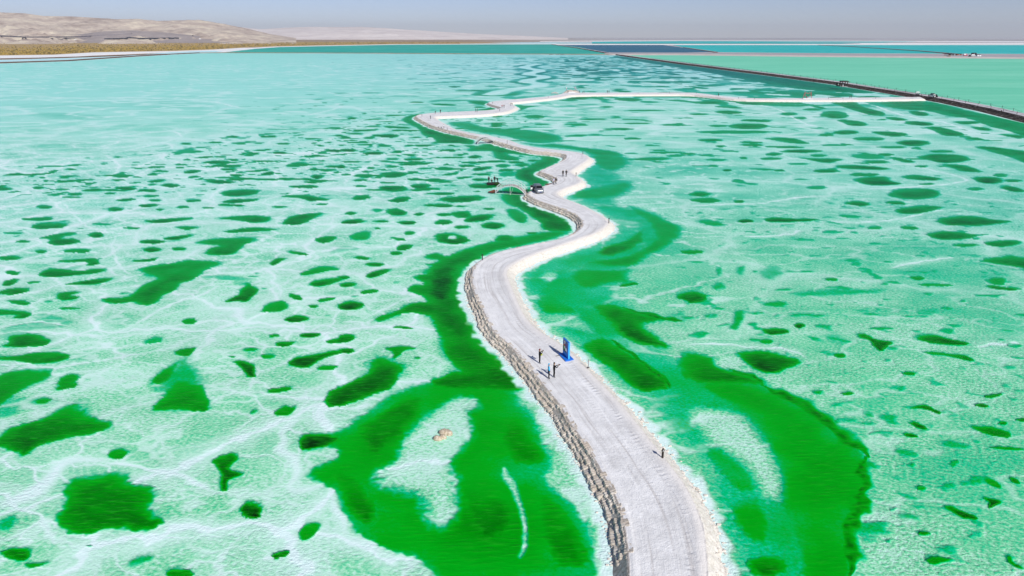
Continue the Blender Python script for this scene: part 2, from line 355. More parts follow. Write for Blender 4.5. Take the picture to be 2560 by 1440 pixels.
# each line: frame, kind (p sharp pool, s soft pool, k salt tongue), depth, outline -- or e cx,cy,rx,ry,tilt
SHAPES = """
P s .5 1480,383 1520,378 1565,393 1570,410 1545,425 1560,450 1590,452 1575,470 1570,490 1535,500 1560,515 1600,520 1640,535 1680,550 1705,575 1708,600 1690,620 1640,640 1600,655 1570,680 1590,705 1545,715 1560,745 1590,770 1650,790 1690,797 1610,802 1600,815 1640,850 1670,865 1680,885 1720,905 1790,930 1860,945 1905,962 1960,985 2020,1020 2080,1065 2130,1105 2165,1145 2180,1180 2190,1210 2180,1260 2130,1300 2125,1370 2140,1440 2140,1520 1830,1520 1825,1440 1815,1390 1795,1280 1750,1190 1690,1110 1600,1010 1530,940 1470,885 1410,840 1360,800 1320,740 1300,690 1330,655 1420,625 1500,605 1545,575 1530,545 1470,518 1410,490 1410,480 1470,460 1440,430 1480,405
BR p .77 100,20 190,-60 330,-60 600,0 700,50 850,120 950,170 1050,250 1150,330 1220,410 1290,440 1350,480 1390,560 1470,600 1390,640 1440,740 1390,830 1430,910 1400,935 1310,960 1270,1010 1280,1080 1240,1170 1290,1220 1330,1290 1270,1330 1280,1430 1270,1600 950,1600 900,1430 850,1200 760,1000 720,850 730,700 690,560 640,460 560,330 470,260 400,200 330,120
BR k .95 100,200 300,200 430,240 530,320 570,400 650,500 700,640 720,780 690,850 640,800 560,720 480,620 400,540 320,480 230,400 170,340 110,270
BR s .95 e 660,1350,150,80,0
BR s .7 350,880 500,830 600,800 650,880 700,1020 690,1130 640,1205 520,1160 430,1100 370,1000
BR s .6 150,480 280,440 420,540 520,640 620,780 560,830 400,800 250,650
MC s .88 1900,450 1960,410 2100,370 2200,310 2240,260 2280,300 2260,370 2180,420 2060,470 1960,475
MC s .75 2150,90 2440,200 2560,260 2540,330 2400,430 2250,490 2200,560 2000,560 1900,540 1800,530 1900,500 2100,490 2250,420 2330,340 2280,220 2150,150
MC s .75 1690,600 1800,560 2000,580 2200,560 2130,620 2200,680 2000,680 1900,720 1800,720 1720,680
MC p .62 1450,700 1540,685 1620,700 1650,760 1700,820 1770,900 1700,905 1540,910 1450,840 1490,780
P p .98 1450,865 1485,845 1515,843 1550,870 1590,895 1635,930 1675,970 1650,972 1610,980 1575,962 1530,925 1480,885
MC s .98 1880,830 2050,830 2150,880 2300,920 2560,960 2500,940 2330,960 2230,1000 2350,1070 2450,1150 2400,1160 2200,1120 2080,1060 2000,970 1900,900
MC k .6 1500,620 1560,595 1620,610 1600,650 1530,670
MC k .45 1540,920 1750,920 1850,1000 1900,1060 1700,1000 1580,960
MR s .88 0,1190 100,1180 200,1220 260,1230 280,1300 400,1340 500,1360 600,1400 640,1430 0,1430
MR p 1.1 400,1190 520,1180 640,1185 760,1215 860,1240 890,1270 840,1300 760,1320 730,1350 640,1345 560,1320 500,1270 450,1230
MR k .8 e 370,1270,90,45,0
MC p 1 1180,20 1250,5 1370,15 1400,30 1450,90 1540,130 1640,170 1700,210 1730,245 1720,280 1680,295 1620,300 1540,285 1510,270 1500,230 1440,190 1380,150 1330,120 1260,95 1210,60
MC p .75 1230,140 1260,115 1330,130 1400,180 1380,230 1320,225 1250,170
MC p .98 1700,300 1640,330 1560,355 1400,385 1250,415 1130,450 1040,500 960,545 920,590 895,640 880,700 900,760 920,800 950,850 960,920 980,990 1010,1040 1050,1090 1110,1150 1160,1200 1190,1250 1250,1290 1320,1330 1360,1390 1390,1460 1300,1480 700,1460 660,1400 750,1380 830,1330 900,1340 870,1320 820,1280 790,1210 770,1150 740,1090 720,1010 700,960 670,920 640,930 600,910 540,900 450,905 340,960 260,965 260,935 340,915 440,880 500,840 580,820 650,815 640,780 540,745 490,735 500,710 560,690 620,690 640,670 600,660 540,640 600,610 650,610 640,580 670,550 610,540 700,530 740,510 620,495 640,470 720,450 800,480 860,450 960,420 1100,375 1250,340 1400,325 1520,300 1620,290
MC s 1.15 640,600 720,540 850,500 900,560 870,640 850,760 800,830 700,820 640,760
BM p .75 1960,-40 1980,60 1950,150 2040,200 2100,300 2140,400 2180,460 2220,540 2190,650 2180,700 2230,790 2320,860 2400,950 2470,1040 2510,1150 2530,1250 2560,1430 2600,1600 1500,1600 1350,1430 1280,1360 1150,1310 1000,1250 900,1180 780,1150 700,1080 640,1010 590,960 590,880 550,780 480,730 400,690 370,670 420,630 500,590 590,530 600,490 500,470 400,500 320,500 350,450 340,380 420,365 540,375 640,330 720,300 760,240 880,180 960,110 1060,60 1200,10 1300,-30 1600,-60
BM s .95 e 1740,960,200,180,0
BM s .88 1780,250 1950,200 2050,300 2120,450 2180,560 2100,600 1900,600 1800,450
BM s .88 2050,800 2200,780 2350,950 2450,1100 2500,1300 2450,1400 2200,1350 2080,1100
BM s .88 480,620 640,600 800,700 900,900 900,1050 760,1050 640,900 600,780
BM s .98 700,330 900,200 1100,100 1300,60 1250,250 1050,420 900,580 800,500
BM p 1.25 335,385 420,370 540,380 640,400 560,450 420,480 330,490
BM k .95 1440,150 1520,120 1610,120 1630,170 1560,200 1580,300 1560,380 1500,450 1480,520 1430,560 1420,650 1450,720 1450,800 1490,920 1440,1000 1370,1050 1310,1000 1280,900 1230,820 1100,790 930,750 1000,690 900,680 1040,610 1080,560 1110,460 1130,390 1230,300 1340,220 1420,190
BM k .8 1840,610 1880,680 1930,740 1960,850 2000,960 2020,1100 2010,1250 1950,1300 1990,1200 1990,1050 1950,900 1900,780 1840,700
P p 1.12 815,1000 830,975 880,955 920,935 925,905 945,895 960,893 985,905 1015,915 1005,935 985,965 950,980 900,1000 850,1015 825,1020
MC p .9 320,1165 400,1150 480,1140 590,1165 480,1180 440,1220 390,1250 400,1190
BL p 1 520,720 640,690 770,675 860,660 920,690 910,740 990,770 1080,760 1130,800 1140,860 1110,920 1130,980 1190,985 1195,1020 1160,1070 1020,1085 970,1055 860,1070 760,1085 660,1115 560,1100 490,1085 430,1010 430,960 470,910 490,860 470,800 480,760
BL p 1 -60,430 0,400 60,340 200,290 350,255 420,200 550,140 620,170 660,240 800,290 840,310 780,345 650,380 500,405 400,430 330,440 240,500 170,530 90,490 0,475 -50,470
P p .92 -40,960 0,935 30,925 80,922 125,925 130,935 115,950 75,962 50,980 20,1003 0,1015 -40,1010
BL p .88 1110,190 1230,90 1240,20 1300,-40 1480,-10 1540,20 1530,80 1560,170 1540,205 1440,205 1340,195 1200,200
P s .5 385,975 400,945 430,905 470,880 495,870 480,890 500,920 520,955 510,970 400,985
BL p .8 e 880,520,80,40,-10
BL p 1.1 1570,570 1660,530 1730,510 1790,550 1730,590 1700,640 1780,660 1820,670 1720,700 1680,740 1700,790 1660,795 1640,740 1650,660 1620,620
BL p 1.2 e 1870,940,75,60,20
BL p .75 2220,1100 2270,1030 2350,1010 2400,1050 2360,1110 2260,1180 2230,1150
BL p 1 e 2090,1270,75,25,-15
BL p 1 5,1255 80,1215 220,1215 235,1260 200,1310 110,1310 50,1295
BL p .7 180,1330 300,1325 400,1315 330,1350 230,1375 190,1360
BL p .95 e 1340,1410,100,40,0
BL s .55 e 1050,1310,110,38,-20
BL p .5 e 665,1205,32,14,0
BL p .7 e 320,125,65,25,-10
BL p .85 e 500,15,90,25,-15
BL p .85 e 2090,40,100,20,-8
BL p .85 2030,220 2090,170 2130,150 2160,170 2200,160 2210,190 2150,235 2080,240
BL p .6 e 1890,205,35,15,-30
BL s .3 e 1700,360,60,25,0
BL s .28 e 1340,345,60,20,0
BL s .28 e 1160,500,110,80,10
BL s .5 e 60,1030,100,45,-30
BL s .25 e 420,620,160,50,-25
MR p 1 e 90,780,110,42,3
MR p .6 e 710,835,100,25,0
MR p 1.05 600,1020 700,1010 790,1020 820,1040 750,1060 650,1060
MR p 1.1 e 890,995,35,20,0
MR p .65 e 640,1110,60,20,0
MR p 1.1 1300,1050 1400,1060 1450,1100 1600,1115 1540,1150 1500,1190 1440,1150 1420,1105 1330,1080
MR p 1.05 1740,1090 1800,1060 1900,1060 2000,1090 2150,1120 2120,1140 1980,1140 1850,1120
MR p .9 1780,1190 1900,1185 2000,1205 2100,1205 2200,1250 2150,1260 2000,1220 1900,1215
MR p .9 e 1190,1215,45,18,0
MR p .85 e 1710,1350,50,15,0
MR p .6 e 1500,1015,90,12,0
MR p .8 e 1130,650,50,12,0
MR s .55 e 290,700,55,32,0
MR s .5 250,560 320,545 330,600 280,640
MR s .5 400,560 500,540 480,620 420,620
MR s .6 390,880 500,870 480,950 430,1040 350,1010 400,950
MR s .5 e 230,920,60,20,0
MR s .5 e 570,900,80,15,0
MR p .95 e 1750,12,200,42,0
MR p .9 1520,70 1650,65 1700,95 1550,90
MR p 1 1590,140 1700,105 1850,100 1980,110 1900,135 1760,165 1650,165
MR p 1.05 1890,210 2050,175 2200,180 2330,205 2480,215 2400,235 2200,255 2000,250
MR p .98 1820,310 1950,290 2100,295 2200,320 2300,310 2200,335 2100,355 1900,350
MR p .95 2250,375 2400,355 2540,360 2540,385 2400,410 2300,400
MR p .75 e 2130,395,100,15,0
MR p .95 2200,510 2380,480 2450,460 2560,490 2700,500 2700,570 2560,570 2450,545 2300,525
MR p .95 2260,700 2330,690 2420,710 2560,720 2480,735 2350,725
MR p .75 2290,640 2400,630 2440,660 2400,700 2300,680
MR p .85 1690,630 1800,620 1830,650 1760,660
MR p .7 e 1900,690,130,13,2
MR p 1.05 620,200 700,185 800,195 860,200 1000,200 1050,210 900,220 760,225 650,220
MR p 1.1 e 490,215,60,13,0
MR p .85 e 90,445,85,18,0
MR s .65 100,210 200,200 300,220 350,250 200,250
MR p .85 e 190,60,110,20,0
MR p .9 e 440,70,40,12,0
MR p .85 e 150,15,80,20,0
MR p .95 e 1320,85,90,18,3
MR p .7 e 1450,265,60,15,0
MR p .8 e 1710,265,70,15,5
MR p .6 e 1260,180,90,12,5
MR s .5 e 1180,745,380,30,-2
MR s .45 e 680,600,110,55,0
MR s .45 e 1850,890,110,30,0
MR s .4 e 1150,1080,80,50,0
BR p .6 e 1030,60,45,18,0
BR p .85 1190,70 1260,50 1310,70 1240,90
BR p 1.1 1690,185 1800,150 1870,165 1880,185 1950,210 1920,225 1860,195 1780,180
BR p 1.1 1700,290 1750,275 1850,330 1790,340
BR p 1.1 1650,375 1700,360 1790,395 1700,395
BR p .85 2250,90 2330,75 2420,60 2380,95 2300,110
BR p 1.05 2180,155 2240,140 2310,165 2260,180
BR p .95 2150,310 2260,310 2350,320 2460,360 2450,400 2350,390 2230,360
BR p .85 2280,470 2400,460 2560,480 2560,495 2400,490
BR p 1.1 2480,260 2580,255 2560,285
BR p 1 e 2400,290,30,15,0
BR p .5 e 1720,600,38,22,0
BR p .6 e 2040,590,42,28,-20
BR p .85 2240,710 2310,690 2380,740 2400,780 2320,760
BR p .95 2440,690 2500,700 2540,740 2480,740
BR p 1.08 1960,910 2020,900 2100,950 2200,980 2210,1010 2110,1000 2010,950
BR p 1.2 2240,840 2330,850 2400,880 2340,910 2290,930 2310,880
BR p .5 e 2000,760,60,30,0
BR p .65 e 1790,770,42,22,10
BR p 1.1 e 1815,1110,42,14,0
BR p .5 e 1550,1170,20,14,0
BR p .5 e 1590,930,32,16,-20
BR p .85 1820,1310 1880,1270 1950,1285 2050,1310 1960,1330 1870,1345
BR p .9 2420,1280 2470,1270 2480,1330 2560,1370 2540,1380 2450,1340
BR s .45 e 2200,1120,60,25,-10
BR p .5 e 1400,220,50,26,15
BR s .45 e 1430,370,32,17,0
BR s .45 e 1400,295,75,16,3
BR s .5 1550,10 1700,10 1660,70
BR s .45 1440,50 1590,100 1500,92
UR p .95 e 510,225,145,21,0
UR p .8 e 290,222,70,8,0
UR p .8 e 400,268,280,12,0
UR p .95 e 230,328,90,10,0
UR p .85 600,315 750,308 850,312 920,335 980,355 860,355 720,335
UR p .85 e 780,380,150,8,1
UR p .98 e 910,410,140,13,0
UR p .85 e 700,432,65,12,0
UR p .85 e 680,466,75,10,0
UR p .95 850,455 1000,465 1150,465 1220,470 1130,500 1030,490
UR p .8 e 1030,442,60,10,0
UR p .95 e 1080,557,100,13,0
UR p 1 1150,520 1250,512 1400,520 1580,540 1500,552 1300,545 1180,535
UR p .85 e 1380,585,115,14,0
UR p 1.05 1290,620 1400,600 1550,600 1560,630 1680,655 1450,668 1350,650
UR p .95 e 1240,270,95,16,0
UR p .95 1400,265 1550,262 1680,275 1700,295 1600,305 1500,290
UR p .85 e 1410,318,120,14,0
UR p 1 e 1740,350,115,22,0
UR p .8 e 1580,380,120,8,0
UR p .9 1160,180 1300,180 1400,205 1370,225 1260,220 1220,200
UR p .85 e 1150,140,105,28,3
UR p .8 e 810,133,60,12,0
UR p .75 e 900,163,50,9,0
UR p .85 e 390,122,65,10,0
UR p .85 e 570,183,110,9,2
UR p .95 1100,40 1300,40 1350,75 1430,100 1520,120 1530,150 1430,145 1320,115 1200,75
UR p .9 e 1610,170,75,12,6
UR p .95 e 1780,205,110,14,3
UR p .95 1810,230 1900,225 2000,245 2130,285 2080,300 1960,295 1890,260
UR p .85 e 2190,318,75,10,2
UR p .9 1450,45 1750,28 1820,38 2100,100 2400,165 2560,200 2900,280 2900,380 2560,300 2450,260 2300,225 2150,165 2000,150 1850,110 1700,105 1550,85
UR p .95 1690,110 1800,115 1850,130 1840,150 1750,145
UR p .9 2010,190 2200,185 2250,200 2120,215
UR p .9 2140,225 2300,235 2330,260 2220,255
UR p .9 2350,280 2560,290 2560,315 2450,305
UR p .95 2180,375 2300,375 2450,395 2560,410 2700,430 2700,540 2560,495 2450,450 2300,410
UR p 1.05 1740,455 1900,430 2100,440 2170,470 2080,495 1950,500 1850,475
UR p .95 1930,505 2100,510 2200,540 2260,570 2100,560 2000,530
UR p .8 e 1950,412,90,10,0
UR p .85 e 1525,436,65,10,0
UR p .9 e 1650,475,90,14,10
UR p .85 e 1460,490,100,14,0
UR p .7 e 1400,450,130,18,3
UR p .8 e 1800,522,50,8,0
UR p 1 e 1800,610,140,18,4
UR p 1.05 2170,610 2230,600 2380,605 2420,640 2300,655 2220,640
UR p .85 e 2480,630,70,10,0
UR p 1 2370,680 2420,660 2500,680 2560,700 2560,714 2480,714
UR p .75 e 2200,690,60,12,0
UR p .75 e 2390,590,60,12,0
UR p .85 e 1840,655,60,8,0
UR p .65 e 1020,680,80,15,0
UR p .75 e 270,475,80,9,0
UR p 1.05 e 350,553,35,8,0
UR p .85 e 740,553,40,8,0
UR p .85 e 475,460,30,8,0
UR p .65 e 610,545,100,8,2
UR p .7 e 880,505,80,7,0
UR p .85 e 540,365,80,10,0
UR p .85 e 530,345,90,8,2
UR p .8 e 300,373,35,9,0
UR p .7 e 330,408,35,6,0
UR p .85 e 60,430,60,8,0
UR p .85 e 1090,290,60,10,0
UR p .65 e 1150,365,110,9,0
UR p .85 e 220,48,110,10,0
UR p .85 e 600,50,180,11,0
UR p .8 e 850,72,120,7,0
UR p .75 e 140,135,70,8,0
UR p .8 e 990,100,70,9,0
UR p .85 e 1030,82,60,8,12
UP p .92 30,545 100,510 250,480 300,490 200,515 150,545 230,600 350,660 470,705 600,740 800,780 940,800 950,870 870,875 750,860 600,860 380,860 480,830 420,790 290,760 250,680 150,630 30,580
UP p .9 1340,915 1500,955 1700,990 1900,1010 2050,1045 2060,1080 1950,1150 1800,1210 1710,1240 1800,1290 1900,1350 1920,1380 1800,1390 1690,1410 1620,1350 1500,1320 1470,1270 1500,1200 1600,1180 1700,1120 1830,1050 1750,1030 1550,1010 1380,990 1340,985 1450,1040 1540,1075 1400,1075 1250,1050 1190,1010 1200,960 1000,960 880,965 860,930 1000,890 1100,870 1200,860 1260,880
UP p .6 1250,1240 1400,1210 1500,1230 1480,1290 1300,1290
NB p .8 430,700 560,640 700,630 790,690 900,640 1000,640 900,720 800,745 590,735
NB p .9 850,600 1000,600 1200,590 1100,640 1000,660 880,640
UP s .72 590,590 740,580 860,580 960,620 1060,650 1300,670 1500,680 1700,700 1900,730 2050,770 2090,800 2060,830 1960,850 1800,860 1650,850 1530,830 1400,780 1250,750 1000,720 700,650
UP p .7 e 2250,765,150,15,-3
P s .72 1290,352 1340,362 1390,359 1440,366 1490,373 1540,378 1570,392 1480,388 1455,378 1410,371 1350,366 1310,360
P s .75 1480,384 1530,380 1570,396 1575,412 1550,425 1500,425 1480,405
P s .8 1565,398 1620,393 1690,394 1650,402 1590,401
P s .7 1420,482 1470,470 1530,455 1590,455 1570,485 1480,500 1430,495
UP p .85 850,320 1000,320 1150,325 1110,345 1190,370 1280,385 1300,405 1250,425 1150,438 900,440 1050,425 1180,400 1100,375 1000,365 900,345
UP p .75 1450,360 1550,375 1700,380 1850,380 1650,400 1560,440 1400,470 1250,490 1150,495 1350,470 1480,420 1510,395
UP p .92 2080,275 2200,250 2400,245 2490,260 2400,300 2150,305
UP p .9 e 700,137,80,9,0
UP p .9 e 900,190,200,7,0
UP p .85 e 210,335,90,10,0
UP p .85 e 560,365,170,12,2
UP p .85 e 1020,400,70,10,0
UP s .55 e 480,525,70,22,0
P p .95 1540,139 1700,160 1900,185 2080,209 2200,231 2150,234 2000,224 1900,206 1750,178 1600,154 1530,143
AR p .9 500,245 900,243 1400,240 1700,272 1900,300 2200,315 2560,318 2560,335 2200,350 2000,340 1700,300 1500,285 1200,270 900,275 700,265
AR p .85 e 620,300,180,22,2
AR p .85 e 1640,342,200,18,0
AR p .9 e 2200,350,200,20,2
AR p .85 e 1900,465,170,22,2
AR p .85 e 1900,400,180,10,3
AR p .85 e 340,260,90,16,0
AR p .75 e 850,440,260,9,0
AR p .75 e 480,682,190,12,0
AR p .7 e 1240,630,220,9,0
AR p .8 e 760,605,150,10,0
AR p .7 e 140,555,140,10,0
AR p .75 e 640,555,110,8,0
AR p .75 e 340,395,90,10,0
ML p .95 1020,570 1150,545 1340,520 1380,505 1650,510 1640,540 1560,570 1500,620 1400,665 1310,690 1300,740 1230,760 1200,790 1100,850 1040,840 1010,815 900,830 800,825 740,800 780,790 940,785 1000,750 1060,690 1140,660 1190,640 1100,625 1080,600
ML p .95 1440,380 1550,350 1800,335 1920,340 1880,375 1800,400 1780,435 1700,470 1530,465 1550,420 1650,395 1500,390
ML p 1 280,610 330,580 400,560 520,580 600,590 700,570 790,565 790,590 600,620 400,635 300,630
ML p .98 460,690 600,665 750,640 860,635 800,670 700,690
ML p .95 420,510 580,500 700,490 740,500 740,540 640,550 660,520 460,525
ML p .85 e 580,437,105,18,0
ML p .98 e 1130,428,70,18,0
ML p 1 e 1140,370,90,16,0
ML p .95 1200,345 1400,315 1460,320 1350,350 1250,360
ML p .95 e 370,250,140,25,-3
ML p .85 150,195 270,190 380,180 400,205 320,215 160,210
ML p .95 1050,215 1200,200 1420,185 1440,200 1330,215 1180,235
ML p .92 1600,195 1800,175 1950,170 2030,190 1980,225 1880,230 1800,215
ML p 1 2100,235 2140,190 2240,165 2430,150 2350,190 2230,245 2150,245
ML p .88 1650,295 1850,260 2000,265 2080,285 1900,295 1720,305
ML p .92 e 860,128,55,16,0
ML p .9 430,310 570,290 560,320 480,330 460,350 560,345 600,370 560,385 450,400 340,385 390,350 260,345
ML p .98 e 715,320,55,22,0
ML p .85 e 170,368,50,12,0
ML p .85 e 305,443,40,14,0
ML p .85 e 70,490,85,18,0
ML p .85 e 90,600,60,18,5
ML p .95 e 75,672,70,22,-15
ML p .95 e 105,738,120,24,-6
ML p .8 e 250,672,50,8,-5
ML p .95 400,760 540,735 600,745 520,770 600,775 560,800 450,810
ML p .85 45,805 150,800 240,830 170,845 80,825
ML p .92 -40,870 0,870 100,880 190,885 240,910 190,940 90,940 150,915 0,915 -40,915
ML p .75 e 515,865,80,10,0
ML p 1 0,1150 70,1130 60,1065 230,1050 320,1060 370,1105 350,1140 200,1155
ML p .92 -60,1235 0,1225 150,1220 200,1200 400,1185 540,1220 430,1270 200,1280 150,1250 0,1250
ML p .85 e 510,1400,90,40,-20
ML p .75 e 1410,960,60,25,0
ML p .55 e 1150,1105,80,25,-10
ML p .88 1280,1200 1380,1160 1470,1155 1440,1190 1390,1230
ML s .75 1330,1250 1380,1230 1300,1330 1280,1390 1200,1430 1100,1430 1180,1340
ML s .45 e 1400,1340,100,60,0
ML p 1.15 1740,1260 1800,1250 1900,1290 1890,1340 1900,1375 1850,1380 1820,1330 1770,1290
ML p .65 1680,1220 1760,1220 1740,1240
ML p .65 e 1990,1220,60,20,0
ML p .95 e 2120,1130,75,20,-5
ML p 1.05 e 2310,1065,80,18,-3
ML p .75 e 2040,1068,40,14,0
ML p .65 e 1870,1170,60,16,-5
ML p 1.12 2150,1270 2200,1230 2330,1215 2480,1175 2640,1170 2640,1185 2560,1195 2400,1240 2310,1300 2230,1310 2170,1290
ML p .75 e 2440,1305,80,22,-5
ML p .85 2410,1110 2560,1075 2640,1090 2560,1120 2450,1130
ML p 1.12 e 2210,945,85,25,-5
ML p 1 1660,825 1720,790 1780,760 1800,720 1840,690 1790,680 1860,675 1880,700 1940,730 1880,780 1830,820 1760,810
ML p .75 1930,900 1980,830 2080,800 2150,820 2160,860 2070,890
ML p .9 e 2200,780,55,18,20
ML p .85 e 2330,850,40,12,0
ML p .8 e 2430,800,70,15,-10
ML p .98 2300,680 2350,655 2560,630 2560,650 2450,690 2380,705 2320,700
ML p .75 2220,610 2290,580 2400,545 2520,560 2540,580 2430,590 2330,615 2250,625
ML p 1.02 2000,535 2050,490 2150,490 2080,525 2030,550
ML p .85 e 2220,455,80,12,10
ML p .9 2330,350 2420,325 2520,330 2470,370 2390,385
ML p .9 970,510 1100,500 1190,480 1150,515 1040,520 1000,520
ML p .85 e 1330,423,55,12,0
ML p .8 e 980,267,60,9,0
ML p .85 1300,255 1450,255 1480,265 1400,285 1340,275
ML s .6 e 760,240,80,12,0
ML p .65 e 100,305,80,8,0
ML p .85 e 330,110,60,14,0
ML p .92 e 940,57,70,10,-3
ML p .85 e 1160,62,50,8,0
ML p .9 e 1440,65,60,10,-3
ML p .98 e 1110,100,75,12,-4
ML p .85 e 1190,130,30,8,0
ML p .85 e 1360,112,45,10,0
ML p .95 e 1790,65,130,14,-4
ML p .9 e 1720,97,100,10,2
ML p .98 e 1790,5,140,26,-2
ML p .98 2080,35 2150,20 2300,20 2380,40 2470,60 2380,65 2300,70 2260,50 2150,40
ML p .8 e 2080,110,60,8,0
ML p .8 e 2400,90,50,8,0
ML p .8 e 1550,118,45,8,0
ML p .85 e 560,15,60,12,0
ML p .85 e 820,10,40,8,0
ML p .8 e 1120,30,60,8,0
ML p .8 e 530,38,70,8,0
ML s .3 e 860,960,250,60,-6
ML s .3 e 620,1250,140,70,-10
ML s .3 e 420,1180,120,40,0
UL p 1 e 930,687,80,13,2
UL p .95 e 1100,703,70,12,0
UL p .95 e 1270,665,65,15,2
UL p .9 e 1170,632,60,10,-6
UL p .95 e 1640,637,110,14,2
UL p .95 e 1430,562,70,14,-5
UL p .95 e 1610,492,110,11,-2
UL p .85 e 1580,525,70,6,0
UL p .9 e 1700,545,60,9,0
UL p 1 1930,585 2000,560 2050,560 2030,590
UL p .85 2120,525 2180,490 2270,490 2290,505 2430,507 2280,520 2180,530
UL p .9 e 2110,355,50,7,0
UL p 1.05 e 2080,423,55,9,0
UL p 1.05 e 2490,407,60,11,0
UL p .95 e 2000,302,70,7,0
UL p .95 e 1730,302,45,8,0
UL p 1 e 2360,600,45,18,0
UL p .9 e 2330,640,70,9,0
UL p .95 e 2260,675,110,12,0
UL p .9 e 2340,545,35,10,0
UL p .9 e 2500,525,75,10,0
UL p .85 e 1970,485,100,8,0
UL p .9 e 1760,588,55,8,0
UL p .8 e 1700,606,100,6,0
UL p .85 e 560,630,160,8,-4
UL p .95 e 35,690,40,10,0
UL p .9 e 290,682,45,10,0
UL p .9 e 530,545,35,7,0
UL p .8 e 400,560,40,8,-8
UL p .8 e 460,695,60,7,0
UL p .8 e 480,607,40,6,0
UL p .8 e 880,455,35,6,0
UL p .7 e 650,460,20,5,0
UL p .85 e 1640,452,50,6,0
UL p .9 e 2110,615,40,8,0
UL p .85 e 2000,620,80,8,2
UL p .95 e 1385,355,40,7,0
UL p .85 e 1600,345,50,7,-3
UL p .9 e 1170,528,60,8,0
UL p .85 e 1340,533,30,7,0
UL p .8 e 1350,512,50,6,0
UL p .8 e 1200,560,60,7,0
UL p .85 e 880,625,50,7,0
UL s .35 e 500,150,300,25,2
UL s .3 e 1200,60,420,40,2
UL s .35 e 1250,405,160,8,0
UL s .35 e 60,430,80,10,0
UC p 1.05 e 360,297,75,14,0
UC p .95 e 420,232,100,8,4
UC p .85 e 160,345,70,6,0
UC p 1 e 60,403,60,13,0
UC p 1.05 e 250,425,70,12,0
UC p .9 e 330,370,50,8,0
UC p .9 e 430,415,35,11,0
UC p .98 e 810,403,65,8,0
UC p .9 e 390,468,45,8,0
UC p .98 e 550,471,75,11,-1
UC p .95 e 510,508,65,10,0
UC p 1 e 400,585,90,22,-2
UC p 1.05 e 390,685,105,18,0
UC p .98 e 600,670,80,18,-3
UC p 1 e 1060,540,70,14,-8
UC p .95 e 945,520,60,11,0
UC p .95 e 1000,452,55,12,-4
UC p .9 e 1055,582,70,8,0
UC p .95 e 1040,622,60,10,0
UC p .95 e 1090,668,130,20,-1
UC p .75 e 1210,518,50,14,0
UC p .85 e 1360,513,60,12,-3
UC p .85 e 1240,460,100,18,5
UC p .9 e 1440,480,40,8,0
UC p .9 e 450,255,70,6,0
UC p .85 e 190,255,90,8,-2
UC p .8 e 390,145,60,6,0
UC p .9 e 90,165,40,9,0
UC p .9 e 150,625,50,8,-2
UC p .9 e 200,598,40,8,-3
UC p .85 e 50,585,40,8,0
UC p .85 e 150,670,50,8,0
UC p .85 e 830,580,50,8,-3
UC p .85 e 930,607,60,9,-4
UC p .85 e 780,638,60,8,0
UC p .85 e 390,525,45,8,0
UC p .85 e 620,540,55,6,0
UC p 1 e 10,525,30,14,0
UC p .85 e 230,535,30,8,0
UC p .85 e 220,310,40,8,0
UC p .85 e 560,310,50,6,0
UC p .85 e 350,645,60,7,0
UC p 1 e 830,368,25,5,0
UC p .85 e 110,280,60,7,0
UC p .8 e 1450,153,75,13,0
UC p .8 e 1170,152,45,8,0
UC p .8 e 1900,172,90,6,0
UC p .75 e 2200,203,90,6,0
UC p .85 e 2080,245,110,7,0
UC p .8 e 2490,215,90,8,0
UC p .8 e 2180,317,60,8,0
UC p .75 e 2430,420,140,8,0
UC p .7 e 1750,210,80,7,0
UC p .7 e 1500,210,60,6,0
UC p .6 e 1900,290,60,8,0
MC p .98 e 910,50,160,25,-3
MC p .95 e 450,55,80,20,-8
MC p .9 e 160,40,70,20,-5
MC p .95 e 420,150,75,28,5
MC p .9 e 80,158,40,12,0
MC p .95 e 740,100,110,14,2
MC p .8 e 900,105,60,6,0
MC p .9 e 590,165,40,12,0
MC p .88 e 910,165,75,28,0
MC p .9 e 780,168,60,12,0
MC p 1 e 1030,195,120,25,-8
MC p .9 e 770,225,70,20,0
MC p 1 e 500,228,70,14,0
MC p 1 e 100,220,90,16,-5
MC p 1.05 e 1140,250,85,24,0
MC p .9 e 910,260,60,12,0
MC p 1 e 830,345,115,42,4
MC k .8 e 838,338,32,14,0
MC p .9 e 1230,345,70,24,0
MC p .85 e 520,305,45,16,0
MC p .95 e 480,410,60,22,-8
MC p .8 e 440,350,60,12,10
MC p .7 e 160,325,80,35,-10
MC p .9 e 420,455,45,14,0
MC p .9 e 165,490,55,14,3
MC p .95 e 260,538,65,16,0
MC p 1 190,630 220,600 330,570 400,575 330,610 240,640
MC p .9 e 60,690,60,18,-5
MC p .85 e 220,740,70,16,-8
MC p 1.15 e 85,845,90,32,-5
MC p .9 e 30,635,40,12,0
MC p .85 380,1010 430,990 550,1010 530,1025
MC p .95 e 45,1090,70,32,-10
MC p 1.05 e 45,1180,60,20,0
MC p .7 e 580,1235,25,8,0
MC p .8 e 1430,305,45,8,0
MC p .9 e 1110,125,40,8,0
MC p .9 e 770,12,80,10,0
MC p .9 e 280,270,20,8,0
MC p .9 e 310,218,60,8,0
MC s .55 e 280,135,50,15,0
MC s .35 e 200,700,150,30,-10
"""
